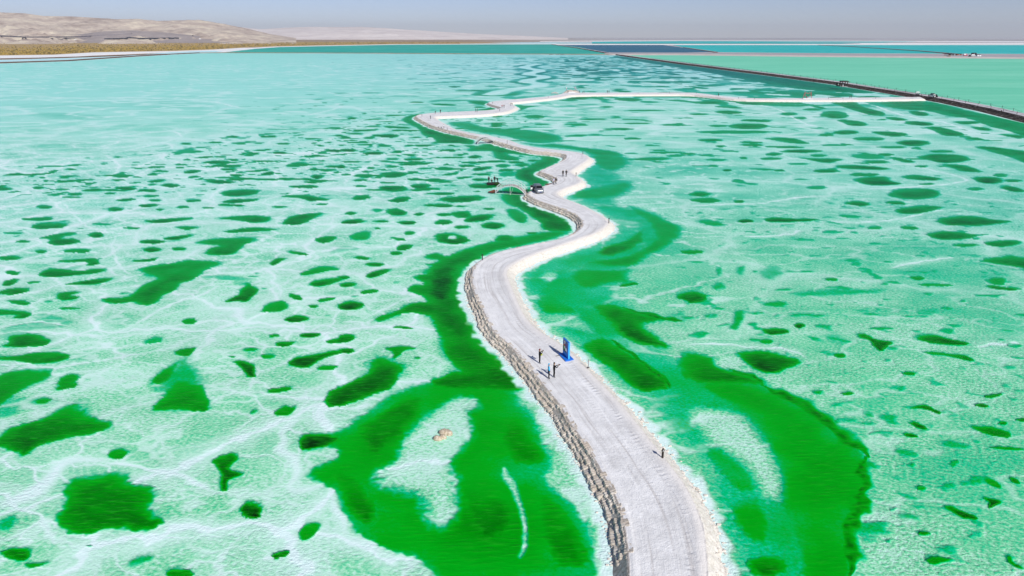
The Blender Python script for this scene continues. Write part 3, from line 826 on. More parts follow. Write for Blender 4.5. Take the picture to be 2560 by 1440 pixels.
# bright crust ridges under the water: frame, width in metres, polyline
RIDGES = """
ML .5 -60,1010 0,1005 200,970 300,965 400,975 480,990 600,1000
ML .9 440,1005 560,1060 700,1075 800,1070 960,1010 1100,930 1200,870 1300,820 1500,770 1620,700 1700,660
ML .8 1000,1020 1250,1020 1500,1035 1700,1030 1900,1000 2100,1005 2400,995 2560,960
MC .8 -20,965 140,965 180,1000 300,1005 450,1020 680,1040
MC .8 460,1040 420,1070 250,1100 250,1140 50,1220 0,1225
MC .6 560,440 720,390 900,400 1000,390 1150,360
MC .5 140,965 250,900 380,850 500,790 640,770
ML .7 0,570 150,520 250,480 400,460 800,450
BL 2.4 -60,960 0,930 150,850 350,720 500,600 700,570 860,590
BL 1.5 2560,200 2380,190 2290,250 2200,290 2110,340 2130,430 2080,500 2210,600 2190,680 2150,750 2250,785 2420,780 2480,900 2560,1050 2640,1140 2800,1200 3000,1300 3180,1430
BM 1.3 370,250 480,180 600,180 720,200 880,140
BL .5 1950,1290 2000,1310 2120,1295 2200,1240
BL .9 700,600 900,580 1100,640 1300,650 1500,760 1650,820
BL .4 900,1200 1200,1150 1500,1130 1700,1130 1900,1080
MR .9 0,110 300,90 600,90 800,50 1000,30 1200,30
MR .8 900,210 1200,225 1400,225 1560,210 1750,180 1850,140 2100,130
MR .8 430,330 700,330 830,310 920,280
MR .8 2160,1150 2300,1140 2560,1120
MR .8 0,1140 300,1130 600,1160 800,1160 950,1240
MR .7 1550,570 1700,530 1900,500 2100,480
UL 1.6 -60,430 140,420 300,425 600,430 900,420 1100,370 1250,340 1380,290 1200,240
UL 1.6 850,600 1000,540 1100,500 1250,440 1150,410
UL 2.5 0,25 600,15 1200,15 1600,40 1780,90 1950,110
UL 1.2 640,660 850,600 900,500 760,430
UL 1.3 150,560 350,510 500,460 900,440
UL 1.3 2250,150 2450,110 2560,70
UL 1.2 1250,460 1500,440 1800,460 2100,460 2560,470
UR 2.2 1310,40 1450,70 1600,130 1800,170 2000,200 2150,260 2400,330
UR 1.3 480,20 560,60 750,100 900,200 1100,250 1400,250
UR 1.3 1500,520 1700,500 1900,560 2100,600 2150,640 1700,680 1300,700
ML .6 1500,-20 1620,60 1500,160 1650,160 2000,140 2300,110 2560,110
ML .6 450,60 560,180 640,260 860,320 1000,280 1100,240
ML .6 860,320 830,420 900,560 980,640
ML .5 1160,700 1300,660 1500,600 1650,560 1900,560 2050,600 2250,600
ML .5 2000,640 2100,720 2060,800
UC 1.6 1300,90 1500,60 1700,70
AR 3 900,-10 1150,40 1350,120 1500,170 1700,215
AR 3 -50,140 40,150 150,175
"""

RIMS = """
BR 1.3 1.2 600,5 760,80 900,140 1040,240 1180,350 1240,430 1350,470 1375,540
BR .9 1.1 1375,540 1330,620 1390,735 1330,820 1385,890 1265,960 1270,1045 1240,1150 1285,1230 1275,1340 1270,1440
P .6 1.25 1530,850 1590,892 1640,930 1676,970
MR .7 1.2 360,1330 480,1350 560,1385 640,1430
MC .8 1.15 2090,700 2200,680 2220,690
MC .9 1.2 2100,860 2290,915 2560,965
"""
# ------------------------------------------------------------------ lake: outline, depth of the brine, crust
DIKE_PX = pts("1530,137 1700,161 1900,187 2080,211 2150,223 2270,243 2350,257 2450,279 2560,307")
_dk = GA(DIKE_PX[:, 0], DIKE_PX[:, 1])
_dv = (_dk[-1] - _dk[-4]) / np.linalg.norm(_dk[-1] - _dk[-4])
DIKE_W = np.vstack([_dk, _dk[-1] + _dv * 330])          # water's edge on the lake side, runs on past the frame
XDIKE_PX = pts("-700,187 -300,169 0,159 168,153.5 336,142 497,133.4 560,132.6 850,133.6 1200,135.6 1530,137.4")
XDIKE_W = GA(XDIKE_PX[:, 0], XDIKE_PX[:, 1])
LAKE_POLY = np.vstack([XDIKE_W, DIKE_W[1:], np.array([[DIKE_W[-1][0] + 5, -5.0], [-900, -5.0]])])

def ax(segs):
    o = []
    for a, b, st in segs: o.append(np.arange(a, b, st))
    return np.concatenate(o)
LX = ax([(-720, 0, 9), (0, 2560, 3.0), (2560, 3290, 9)])
LY = ax([(127, 200, .8), (200, 330, 1.15), (330, 560, 1.8), (560, 900, 2.4), (900, 1440, 3.0), (1440, 1680, 9)])
gx, gy = np.meshgrid(LX, LY)
LW = GA(gx.ravel(), gy.ravel())
lx, ly = LW[:, 0].copy(), LW[:, 1].copy()
pxx, pyy = gx.ravel(), gy.ravel()
dist = np.hypot(lx, ly)

# natural pools: one bounded noise field per size class, thinned out region by region
n1 = gn(lx / 11.0 + 3.1, ly / 6.5 + 8.2, 11) + 0.45 * gn(lx / 4.6, ly / 3.0, 12)
n1 += 0.25 * gn(lx / 60, ly / 60, 13)
n2 = gn(lx / 4.2, ly / 2.6, 21) + 0.5 * gn(lx / 1.8, ly / 1.2, 22) + 0.35 * gn(lx / 24, ly / 18, 23)
n3 = .8 * gn(lx / 27.0, ly / 30.0, 31) + 0.7 * gn(lx / 12.0, ly / 15.0, 32) + 0.35 * gn(lx / 150, ly / 130, 33)
big = gn(lx / 260, ly / 260, 41)
left = sstep(1350, 800, pxx + 0.35 * (pyy - 400))
# far lake: long dark pools thicken from the left towards the dike
thick = sstep(520, 1650, pxx + (pyy - 200) * 0.9)
near_far = sstep(300, 245, pyy)
th = 0.48 - 0.60 * thick
far_pool = sstep(th, th + 0.22, n3) * near_far * sstep(133, 150, pyy) * sstep(430, 900, pxx + (pyy - 150) * 2.0)
far_pool *= np.where(pxx > 1400, 0.88, 0.62) * (.75 + .5 * gn(lx / 50, ly / 60, 34))
# middle distance
mid = sstep(250, 300, pyy) * sstep(520, 440, pyy)
midL = mid * sstep(350, 900, pxx + (pyy - 330) * 5.0) * sstep(1500, 1250, pxx - 0 * pyy)
midL2 = mid * sstep(395, 440, pyy) * sstep(1500, 1250, pxx)
midR = mid * sstep(1250, 1450, pxx)
midp = np.maximum(sstep(.22, .42, n1) * np.clip(midL + midL2, 0, 1) * .9, sstep(.34, .52, n1) * midR * .7)
midp = np.maximum(midp, sstep(.30, .5, n2) * np.clip(midL + midL2, 0, 1) * .8)
# right-hand flats: many small shallow dimples
flatR = sstep(1550, 1750, pxx) * sstep(430, 520, pyy)
n2b = gn(lx / 2.6, ly / 1.9, 27) + .5 * gn(lx / 1.1, ly / .8, 28) + .5 * gn(lx / 17, ly / 12, 29)
smR = np.maximum(sstep(.20, .58, n2) * .52, sstep(.24, .62, n2b) * .44) * flatR
# left foreground: sparse small dimples
flatL = sstep(1150, 950, pxx) * sstep(470, 520, pyy)
smL = np.maximum(sstep(.42, .74, n2) * .58 * sstep(1150, 650, pyy), sstep(.36, .62, n1) * .40) * flatL
dash = sstep(.40, .62, gn(lx / 8.5, ly / 6.0, 24) + .5 * gn(lx / 3.6, ly / 3.4, 25) + .4 * gn(lx / 60, ly / 50, 26)) * sstep(1250, 900, pxx) * sstep(205, 260, pyy) * sstep(440, 380, pyy) * (.30 + .45 * sstep(300, 900, pxx + (pyy - 300) * 2))
D = np.maximum.reduce([far_pool, midp, smR, smL, dash])
# depth of the crusted floor between the pools: broad, middling and fine undulation
fine = gn(lx / 3.4, ly / 2.3, 53) + .6 * gn(lx / 1.5, ly / 1.05, 54)
base = .145 + .16 * fbm(lx / 46, ly / 30, 52, 3) + .13 * gn(lx / 11, ly / 7, 51) + .075 * fine * sstep(330, 60, dist)
base += .10 * fbm(lx / 55, ly / 26, 56, 4) * sstep(150, 420, dist)
base += .09 * sstep(1300, 1700, pxx) * sstep(300, 500, pyy)
D = np.maximum(D, np.clip(base, 0, .36))

def bake(kind, dep, poly, rag=.10):
    """raise (pool) or lower (salt tongue) the depth inside one outline on the lake floor"""
    global D
    poly = np.asarray(poly)
    area = abs(np.sum(poly[:, 0] * np.roll(poly[:, 1], -1) - np.roll(poly[:, 0], -1) * poly[:, 1])) / 2
    per = np.sum(np.linalg.norm(poly - np.roll(poly, -1, 0), axis=1))
    r = max(0.25, 2.2 * area / per)
    lo = poly.min(0) - r; hi = poly.max(0) + r
    m = np.nonzero((lx > lo[0]) & (lx < hi[0]) & (ly > lo[1]) & (ly < hi[1]))[0]
    if len(m) == 0: return
    x, y = lx[m], ly[m]
    f = 1.0 / (1.1 * min(r, 5)); am = rag * min(r, 3.5)
    x2 = x + am * (gn(x * f, y * f, 61) + .55 * gn(x * f * 2.7, y * f * 2.7, 63) + .5 * gn(x * f * 6.5, y * f * 6.5, 65)) * 1.3
    y2 = y + am * (gn(x * f, y * f, 62) + .55 * gn(x * f * 2.7, y * f * 2.7, 64) + .5 * gn(x * f * 6.5, y * f * 6.5, 66)) * 1.3
    sd = poly_sd(x2, y2, poly)
    w = {'p': 0.21 * min(r, 4.5) + 0.2, 's': 0.60 * min(r, 6) + .2, 'k': 0.42 * min(r, 4) + 0.2}[kind]
    yc = (poly[:, 1].min() + poly[:, 1].max()) / 2; ry = (poly[:, 1].max() - poly[:, 1].min()) / 2 + 1e-6
    tilt = np.clip(-(y - yc) / ry, -1, 1)          # the near side of a pool is its steep side
    w = w * (1 + 1.1 * np.clip(-tilt, 0, 1) * (kind == 'p'))
    t = sstep(-0.85 * w, 0.55 * w, sd + .28 * w * gn(x / .55, y / .42, 67))
    if kind != 'k':                                 # tinted halo round the hole
        D[m] = np.maximum(D[m], .30 * min(1, dep) * sstep(-(.55 * min(r, 3.2) + .25), .1, sd + .25 * min(r, 2.5) * gn(x / (.6 * r), y / (.45 * r), 68)))
    if kind == 'k':
        D[m] = D[m] * (1 - t * dep) + 0.02 * t
        return
    inner = 0.80 + 0.22 * np.clip(sd / (0.45 * r), 0, 1)
    lg = min(1.0, max(0.0, (r - 3) / 5))
    cl = 1 + (.19 * (1 - lg) + .04 * lg) * tilt * (1 if dep > .6 else .3) + (.16 + .16 * lg) * gn(x / (1.3 * min(r, 7)), y / (1.1 * min(r, 7)), 71) + (.08 + .06 * lg) * gn(x / (.45 * min(r, 6)), y / (.36 * min(r, 6)), 72)
    v = dep * inner * cl * t
    D[m] = np.maximum(D[m], v) if dep >= .45 else np.maximum(D[m], v * .9 + D[m] * (1 - t) * .5)

for ln_ in SHAPES.strip().splitlines():
    fr, kind, dep, rest = ln_.split(' ', 3)
    ox, oy, k = ZF[fr]
    if rest.startswith('e '):
        cx, cy, rx, ry, ti = [float(v) for v in rest[2:].split(',')]
        a = np.linspace(0, 2 * math.pi, 21)[:-1]; ti = math.radians(ti)
        ux, uy = rx * np.cos(a), ry * np.sin(a)
        q = np.stack([cx + ux * math.cos(ti) - uy * math.sin(ti), cy + ux * math.sin(ti) + uy * math.cos(ti)], -1) / k + (ox, oy)
        wp = GA(q[:, 0], q[:, 1])
    else:
        q = pts(rest, ox, oy, k)
        wp = smooth_poly(GA(q[:, 0], np.maximum(q[:, 1], 128)), 1)
    bake(kind, float(dep), wp, .22 if rest.startswith('e ') else .11)

# the winding salt track under the far water
def stroke(line, w, fn, wob=0.5):
    line = smooth_line(line, 1)
    lo = line.min(0) - 4 * w - 2; hi = line.max(0) + 4 * w + 2
    m = np.nonzero((lx > lo[0]) & (lx < hi[0]) & (ly > lo[1]) & (ly < hi[1]))[0]
    if len(m) == 0: return
    x, y = lx[m], ly[m]
    s = max(w, .6)
    d, arc = line_dist(x + wob * s * gn(x / (3 * s), y / (3 * s), 81), y + wob * s * gn(x / (3 * s), y / (3 * s), 82), line)
    fn(m, d, arc)
zig = pts("1345,160 1300,168 1362,177 1306,185 1376,192 1300,203 1372,212 1262,226 1236,236")
zw = GA(zig[:, 0], zig[:, 1])
def _z1(m, d, arc): D[m] = np.maximum(D[m], .72 * sstep(20, 12, d) * (.7 + .8 * gn(lx[m] / 40, ly[m] / 60, 83)))
def _z2(m, d, arc): D[m] = D[m] * sstep(5, 9, d); 
stroke(zw, 10, _z1, .25); stroke(zw, 10, _z2, .25)

for ln_ in RIMS.strip().splitlines():
    fr, w, dp, rest = ln_.split(' ', 3)
    ox, oy, k = ZF[fr]; q = pts(rest, ox, oy, k); w = float(w) * .62; dp = min(float(dp), 1.12)
    def _m(m, d, arc, w=w, dp=dp):
        tot = arc.max() + 1e-6; ends = sstep(0, .15, arc / tot) * sstep(1, .85, arc / tot)
        ww = w * (.7 + .9 * np.clip(.5 + gn(lx[m] / (3 * w), ly[m] / (3 * w), 86), 0, 1)) * (.2 + .8 * ends)
        D[m] = np.maximum(D[m], dp * sstep(ww * 1.9, ww * .1, d) * (.85 + .3 * gn(lx[m] / w, ly[m] / w, 87)))
    stroke(GA(q[:, 0], q[:, 1]), w, _m, 1.0)

# crust: ridges of a coarse polygon network plus the traced ones
C = np.zeros_like(lx)
def voro_edge(x, y, seed):
    xi = np.floor(x).astype(np.int64); yi = np.floor(y).astype(np.int64)
    f1 = np.full(x.shape, 9.0); f2 = np.full(x.shape, 9.0)
    for dx in (-1, 0, 1):
        for dy in (-1, 0, 1):
            cx, cy = xi + dx, yi + dy
            h = (cx * 374761393 + cy * 668265263 + seed * 974711) & 0xffffffff
            h = ((h ^ (h >> 13)) * 1274126177) & 0xffffffff; h ^= h >> 16
            qx = cx + (h & 0xffff) / 65536.0; qy = cy + ((h >> 8) & 0xffff) / 65536.0
            d = np.hypot(x - qx, y - qy)
            f2 = np.where(d < f1, f1, np.minimum(f2, d)); f1 = np.minimum(f1, d)
    return f2 - f1
wx = lx + 3.0 * gn(lx / 9, ly / 9, 91) + 1.3 * gn(lx / 2.6, ly / 2.6, 191) + .5 * gn(lx / .9, ly / .9, 193)
wy = ly + 3.0 * gn(lx / 9, ly / 9, 92) + 1.3 * gn(lx / 2.6, ly / 2.6, 192) + .5 * gn(lx / .9, ly / .9, 194)
ve = voro_edge(wx / 17.0, wy / 13.0, 5)
LFT = sstep(1350, 1050, pxx)
rgn = .35 + 1.1 * np.clip(.5 + gn(lx / 34, ly / 26, 93), 0, 1)
C = (sstep(.06, .0, ve) * .58 + sstep(.40, .0, ve) * .40) * rgn * LFT * sstep(250, 400, pyy)
ve2 = voro_edge((wx + 1.1 * gn(lx / 2.2, ly / 2.2, 97)) / 6.6, (wy + .8 * gn(lx / 2.2, ly / 2.2, 98)) / 4.6, 6)
C = np.maximum(C, (sstep(.10, 0, ve2) * .46 + sstep(.40, 0, ve2) * .26) * LFT * sstep(330, 420, pyy) * (.3 + 1.1 * np.clip(.5 + gn(lx / 17, ly / 13, 94), 0, 1)))
RGT = sstep(1400, 1600, pxx)
ve3 = voro_edge(wx / 38.0, wy / 26.0, 8)
C = np.maximum(C, (sstep(.07, 0, ve3) * .20 + sstep(.30, 0, ve3) * .14) * RGT * sstep(1150, 600, pyy) * sstep(150, 210, pyy) * rgn)
rdg = 1 - np.abs(fbm(lx / 60, ly / 34, 99, 4)) * 2.2
C = np.maximum(C, sstep(.72, 1.0, rdg) * .5 * sstep(135, 170, pyy) * sstep(420, 330, pyy))
C = np.maximum(C, sstep(.80, 1.0, 1 - np.abs(fbm(lx / 16, ly / 9, 100, 4)) * 2.4) * .50 * sstep(330, 420, pyy) * (1 - .45 * sstep(1700, 1900, pxx)))
for ln_ in RIDGES.strip().splitlines():
    fr, w, rest = ln_.split(' ', 2)
    ox, oy, k = ZF[fr]; q = pts(rest, ox, oy, k); w = float(w)
    w *= .62
    def _r(m, d, arc, w=w):
        nn = gn(lx[m] / (4 * w), ly[m] / (4 * w), 95); n2_ = gn(lx[m] / (14 * w), ly[m] / (14 * w), 195)
        tot = arc.max() + 1e-6; ends = sstep(0, .18, arc / tot) * sstep(1, .82, arc / tot)
        free = 1 - sstep(.40, .60, D[m])
        ww = w * (.75 + .6 * nn)
        c = (.62 + .5 * nn + .45 * n2_) * sstep(ww, 0, d) * (.25 + .75 * ends) + .22 * sstep(w * 5, 0, d) * ends
        C[m] = np.maximum(C[m], np.clip(c, 0, 1) * free); D[m] *= 1 - .6 * sstep(ww * 1.3, ww * .4, d) * free * ends
    stroke(GA(q[:, 0], q[:, 1]), w, _r, 1.1)

# distance from the road's foot: crusted, shallow shore
SH = np.full(lx.shape, 1e9)
for i in range(len(PATH_POLY)):
    a = PATH_POLY[i]; b = PATH_POLY[(i + 1) % len(PATH_POLY)]
    if abs(a[1] - b[1]) + abs(a[0] - b[0]) > 400: continue
    lo = np.minimum(a, b) - 9; hi = np.maximum(a, b) + 9
    m = np.nonzero((lx > lo[0]) & (lx < hi[0]) & (ly > lo[1]) & (ly < hi[1]))[0]
    SH[m] = np.minimum(SH[m], seg_dist2(lx[m], ly[m], a, b)[0])
SH = np.sqrt(SH)
sn = SH + .9 * gn(lx / 3.1, ly / 3.1, 96) + .7 * gn(lx / 1.1, ly / 1.1, 97)
nearf = sstep(300, 600, pyy)
shore_w = 1.60 + .10 * nearf
C *= 1 - sstep(.30, .52, D)
C = np.maximum(C, sstep(shore_w * 1.45, shore_w * .9, sn) * .95)
D *= 1 - sstep(shore_w * 1.42, shore_w * .95, sn)
# shore of the dikes
for line, w in ((DIKE_W, 2.0), (XDIKE_W, 10.0)):
    def _s(m, d, arc, w=w): C[m] = np.maximum(C[m], sstep(w, w * .3, d) * .7)
    stroke(line, w, _s, .3)
D *= 1 - .75 * np.clip(C * 1.2, 0, 1)
FAR = sstep(50, 200, dist) * .8 + .2 * sstep(300, 1300, dist)  # distance weight of the sky-reflection tint in the lake colour
GRAIN = sstep(1380, 1650, pxx) * sstep(380, 520, pyy)
PALE = sstep(1500, 600, pxx) * sstep(420, 180, pyy)
inl = poly_sd(lx, ly, LAKE_POLY)
V = np.stack([lx, ly, np.zeros_like(lx)], -1)
F = grid_faces(len(LY), len(LX))
keep = (inl[F] > -3.0).any(1)
used, F = compact(V, F, keep)
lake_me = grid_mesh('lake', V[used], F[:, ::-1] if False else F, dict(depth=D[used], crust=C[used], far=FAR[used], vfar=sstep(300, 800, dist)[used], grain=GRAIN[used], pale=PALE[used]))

t = NT('brine over salt')
P_ = t.pos()
dep, cru, far, gra, pal = [t.attr(a) for a in ('depth', 'crust', 'far', 'grain', 'pale')]
nf = t.noise(t.mapv(P_, (1, 1.35, 1), (0, 0, .35)), 2.6, 4, .62)
nm = t.noise(P_, .33, 3, .5)
nc = t.math('SUBTRACT', nf, .5)
shallow = t.rng(dep, .75, .15)
dm = t.math('ADD', dep, t.math('MULTIPLY', nc, t.math('MULTIPLY_ADD', shallow, 1.05, .10)))
dm = t.math('ADD', dm, t.math('MULTIPLY', t.math('SUBTRACT', nm, .5), .12))
K = 1 / 1.4
sc_ = t.math('MULTIPLY', dm, K, clamp=True)
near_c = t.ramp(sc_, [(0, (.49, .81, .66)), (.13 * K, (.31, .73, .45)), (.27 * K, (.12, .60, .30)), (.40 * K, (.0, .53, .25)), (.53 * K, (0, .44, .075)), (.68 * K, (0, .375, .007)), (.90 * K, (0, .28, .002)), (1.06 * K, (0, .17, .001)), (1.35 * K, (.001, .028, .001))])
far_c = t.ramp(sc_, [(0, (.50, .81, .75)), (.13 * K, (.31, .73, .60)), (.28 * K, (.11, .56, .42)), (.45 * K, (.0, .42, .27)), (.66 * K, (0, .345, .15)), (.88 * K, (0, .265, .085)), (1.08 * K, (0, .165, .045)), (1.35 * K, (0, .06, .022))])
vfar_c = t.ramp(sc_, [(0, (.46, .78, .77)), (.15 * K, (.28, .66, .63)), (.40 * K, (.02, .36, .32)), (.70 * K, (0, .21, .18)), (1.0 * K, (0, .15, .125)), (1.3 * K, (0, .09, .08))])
c = t.mix(far, near_c, far_c)  # bluer with distance: low-angle sky reflection put into the colour
c = t.mix(t.attr('vfar'), c, vfar_c)  # farthest water bluer still, the same reflected sky tone painted in
c = t.mix(t.math('MULTIPLY', pal, shallow), c, t.mix(nm, (.23, .69, .58), (.38, .78, .69)))
# loose dark grains on the right-hand flats
gsp = t.rng(t.noise(t.mapv(P_, (1, 1.6, 1)), 3.4, 2, .7), .56, .70)
c = t.mix(t.math('MULTIPLY', t.math('MULTIPLY', gsp, gra), t.math('MULTIPLY', shallow, .85)), c, (.05, .28, .17))
# crust
cc = t.math('MULTIPLY', cru, t.rng(nf, .25, .62, .55, 1.15), clamp=True)
c = t.mix(cc, c, t.mix(nf, (.62, .84, .81), (.76, .90, .89)))
# wind ripples on the open pools
rp = t.noise(t.mapv(P_, (.5, 2.3, 1), (0, 0, -.5)), 1.5, 3, .6)
rl = t.rng(rp, .52, .72)
deepm = t.rng(dep, .55, .9)
c = t.mix(t.math('MULTIPLY', t.math('MULTIPLY', rl, deepm), .5), c, t.mix(far, (.02, .44, .02), (.0, .37, .17)))
crk = t.rng(t.noise(P_, .11, 3, .55), .36, .62, .25, 1.15)
h = t.math('ADD', t.math('MULTIPLY', nf, t.math('MULTIPLY', crk, t.math('MULTIPLY_ADD', shallow, .95, .08))), t.math('MULTIPLY', rp, t.math('MULTIPLY', deepm, .8)))
h = t.math('ADD', h, t.math('MULTIPLY', dep, -.8))
t.bump(h, .8, .22)
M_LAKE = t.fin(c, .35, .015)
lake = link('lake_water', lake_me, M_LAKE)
tag(lake, kind='structure')
# ------------------------------------------------------------------ winding salt road
WL, WR = 1.25, 1.45                 # width of the cut bank (left) and of the loose slope (right)
def path_fields(x, y):
    sd = poly_sd(x, y, PATH_POLY)
    dl, al = line_dist(x, y, PL)
    dr, ar = line_dist(x, y, PR)
    return sd, dl, dr, al, ar
def road_h(x, y, sd, dl, dr, al):
    wob = .35 * gn(al / 2.3, al * 0, 3) + .2 * gn(al / .7, al * 0 + 4, 4)
    out = -sd
    nb = gn(x / 1.3, y / 1.3, 5)
    hl = np.where(out < .18, TOP_Z - .10 * out / .18, TOP_Z - .10 - 1.05 * np.clip((out - .18) / (WL + .25 * wob - .18), 0, 1.4))
    tt = out / (WR + .35 * nb + .5 * wob)
    hr = TOP_Z - 1.12 * np.clip(tt, 0, 1.3) ** 1.15 + .05 * gn(x / .5, y / .5, 6) * (tt < 1)
    h = np.where(dl < dr, hl, hr)
    flat = TOP_Z - .03 + .025 * gn(x / 1.9, y / 1.9, 7) + .012 * gn(x / .5, y / .5, 8)
    berm = .07 * np.exp(-((dr - .5) / .35) ** 2) + .05 * np.exp(-((dl - .35) / .25) ** 2)
    return np.where(sd > 0, flat + berm * sstep(0, .2, sd), h)
PX_ = ax([(1010, 2330, 2.0)])
PY_ = ax([(226, 262, .22), (262, 330, .4), (330, 520, .8), (520, 900, 1.5), (900, 1575, 2.0)])
pv = []; pf = []; pa = {k: [] for k in ('out', 'dl', 'dr', 'arc')}
base = 0
gx2, gy2 = np.meshgrid(PX_, PY_)
W2 = GA(gx2.ravel(), gy2.ravel(), TOP_Z)
# rough mask from the coarse lattice
cm = np.zeros(gx2.shape, bool)
sub = (slice(None, None, 4), slice(None, None, 6))
sx, sy = W2[:, 0].reshape(gx2.shape)[sub], W2[:, 1].reshape(gx2.shape)[sub]
ssd = poly_sd(sx.ravel(), sy.ravel(), PATH_POLY).reshape(sx.shape)
near = ssd > -(4.0 + .012 * np.hypot(sx, sy))
for i in range(near.shape[0]):
    for j in np.nonzero(near[i])[0]:
        cm[max(0, 4 * i - 4):4 * i + 5, max(0, 6 * j - 6):6 * j + 7] = True
ii = np.nonzero(cm.ravel())[0]
x, y = W2[ii, 0], W2[ii, 1]
sd, dl, dr, al, ar = path_fields(x, y)
hh = road_h(x, y, sd, dl, dr, al)
# crystal heap at the bend of the far arm
hm = np.array(G(1424, 234, 0)[:2])
q = np.hypot((x - hm[0]) / 8.5, (y - hm[1]) / 9.0)
hh = np.where(sd > -3, np.maximum(hh, 3.4 * (1 - q ** 1.6) + .3 * gn(x / 2, y / 2, 9)), hh)
Z2 = np.full(len(W2), -9.0); Z2[ii] = hh
V = np.column_stack([W2, Z2])
F = grid_faces(len(PY_), len(PX_))
fz = Z2[F]
keep = (fz.min(1) > -8) & (fz.max(1) > -.08)
at = {}
for nme, arr in (('out', -sd), ('dl', dl), ('dr', dr), ('arc', al), ('arcr', ar)):
    full = np.zeros(len(W2)); full[ii] = arr; at[nme] = full
used, F = compact(V, F, keep)
road_me = grid_mesh('road', V[used], F, {k: v[used] for k, v in at.items()})
t = NT('packed salt')
P_ = t.pos()
out, adl, adr, arc, arcr = [t.attr(a) for a in ('out', 'dl', 'dr', 'arc', 'arcr')]
n1_ = t.noise(P_, .55, 5, .6); n2_ = t.noise(P_, 3.2, 4, .65); n3_ = t.noise(P_, 11, 2, .6)
top = t.ramp(n1_, [(.25, (.60, .595, .59)), (.5, (.74, .735, .73)), (.72, (.84, .835, .83))])
top = t.mix(t.rng(n2_, .60, .76, 0, .55), top, (.46, .45, .47))
top = t.mix(t.rng(n2_, .40, .24, 0, .6), top, (.88, .88, .89))
# long faint wheel ruts, damp patches and swept white drifts
cvr = t.new('ShaderNodeCombineXYZ'); t.ln(t.math('MULTIPLY', arc, .035), cvr.inputs[0]); t.ln(t.math('MULTIPLY', adl, 1.15), cvr.inputs[1])
rut = t.noise(cvr.outputs[0], 1.6, 4, .6)
top = t.mix(t.rng(rut, .53, .66, 0, .62), top, (.47, .44, .42))
top = t.mix(t.rng(rut, .44, .32, 0, .5), top, (.93, .93, .93))
lowp = t.noise(P_, .16, 4, .6)
top = t.mix(t.rng(lowp, .55, .68, 0, .42), top, (.55, .535, .54))
top = t.mix(t.rng(n3_, .66, .76, 0, .7), top, (.30, .28, .27))
# tyre prints beside the right edge
def track(c, d0, w, freq, amt):
    band = t.math('SUBTRACT', 1.0, t.math('DIVIDE', t.math('ABSOLUTE', t.math('SUBTRACT', adr, d0)), w), clamp=True)
    cmb = t.new('ShaderNodeCombineXYZ'); t.ln(arcr, cmb.inputs[0]); t.ln(adr, cmb.inputs[1])
    wv = t.new('ShaderNodeTexWave', wave_type='BANDS', bands_direction='X'); wv.inputs['Scale'].default_value = freq
    wv.inputs['Distortion'].default_value = 3.5; wv.inputs['Detail'].default_value = 2; wv.inputs['Detail Scale'].default_value = 2
    t.ln(cmb.outputs[0], wv.inputs['Vector'])
    f = t.math('MULTIPLY', t.math('MULTIPLY', band, t.rng(wv.outputs['Fac'], .45, .8)), t.math('MULTIPLY', t.rng(n1_, .42, .56), amt))
    return t.mix(f, c, (.40, .385, .38)), f
top, f1 = track(top, 1.15, .5, .55, .38)
top, f2 = track(top, 2.6, .35, .62, .14)
top = t.mix(t.math('MULTIPLY', t.rng(adr, 1.2, .2), .75), top, t.mix(n2_, (.68, .635, .585), (.84, .80, .76)))
top = t.mix(t.math('MULTIPLY', t.rng(adl, .7, .05), .7), top, (.80, .785, .77))
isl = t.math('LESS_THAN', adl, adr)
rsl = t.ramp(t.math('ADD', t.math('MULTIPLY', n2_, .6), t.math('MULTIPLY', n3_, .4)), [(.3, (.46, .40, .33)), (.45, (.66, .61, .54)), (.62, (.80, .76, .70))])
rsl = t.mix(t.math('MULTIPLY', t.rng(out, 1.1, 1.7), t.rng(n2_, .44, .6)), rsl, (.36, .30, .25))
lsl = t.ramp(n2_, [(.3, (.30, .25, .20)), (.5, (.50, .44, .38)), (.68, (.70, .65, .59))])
slope = t.mix(isl, rsl, lsl)
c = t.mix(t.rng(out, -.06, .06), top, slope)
h = t.math('ADD', t.math('MULTIPLY', n2_, .5), t.math('MULTIPLY', n3_, .35))
h = t.math('SUBTRACT', h, t.math('MULTIPLY', t.math('ADD', f1, f2), .8))
h = t.math('ADD', h, t.math('MULTIPLY', rut, .5))
t.bump(h, .8, .14)
road = link('salt_road', road_me, t.fin(c, .75, .15))
tag(road, kind='structure')

# cut blocks of the left bank: courses of grooved salt lumps, the nearest as single pieces
def block_mesh(seed, L=.66, Wd=.58, Ht=.34):
    r = random.Random(seed); bm = bmesh.new()
    nx = 5
    top_, bot_ = [], []
    rows = []
    for i in range(nx + 1):
        u = -L / 2 + L * i / nx
        gro = -.035 if i % 2 else .02
        prof = [(-Wd / 2, -Ht / 2), (-Wd / 2 - gro - r.uniform(0, .03), Ht * .2), (-Wd / 2 + .07, Ht / 2 + gro * .8 + r.uniform(-.02, .02)), (Wd / 2, Ht / 2 + r.uniform(-.02, .02)), (Wd / 2, -Ht / 2)]
        k = 1 if 0 < i < nx else .86
        rows.append([bm.verts.new((u, a * k, b * k)) for a, b in prof])
    for i in range(nx):
        for j in range(5):
            bm.faces.new((rows[i][j], rows[i][(j + 1) % 5], rows[i + 1][(j + 1) % 5], rows[i + 1][j]))
    bm.faces.new(rows[0]); bm.faces.new(rows[-1][::-1])
    bmesh.ops.recalc_face_normals(bm, faces=bm.faces)
    me = bpy.data.meshes.new('block_mesh'); bm.to_mesh(me); bm.free(); return me
t = NT('grooved bank salt')
P_ = t.pos(); n_ = t.noise(P_, 5, 4, .65); m_ = t.noise(P_, .8, 2)
oi = t.new('ShaderNodeObjectInfo').outputs['Random']
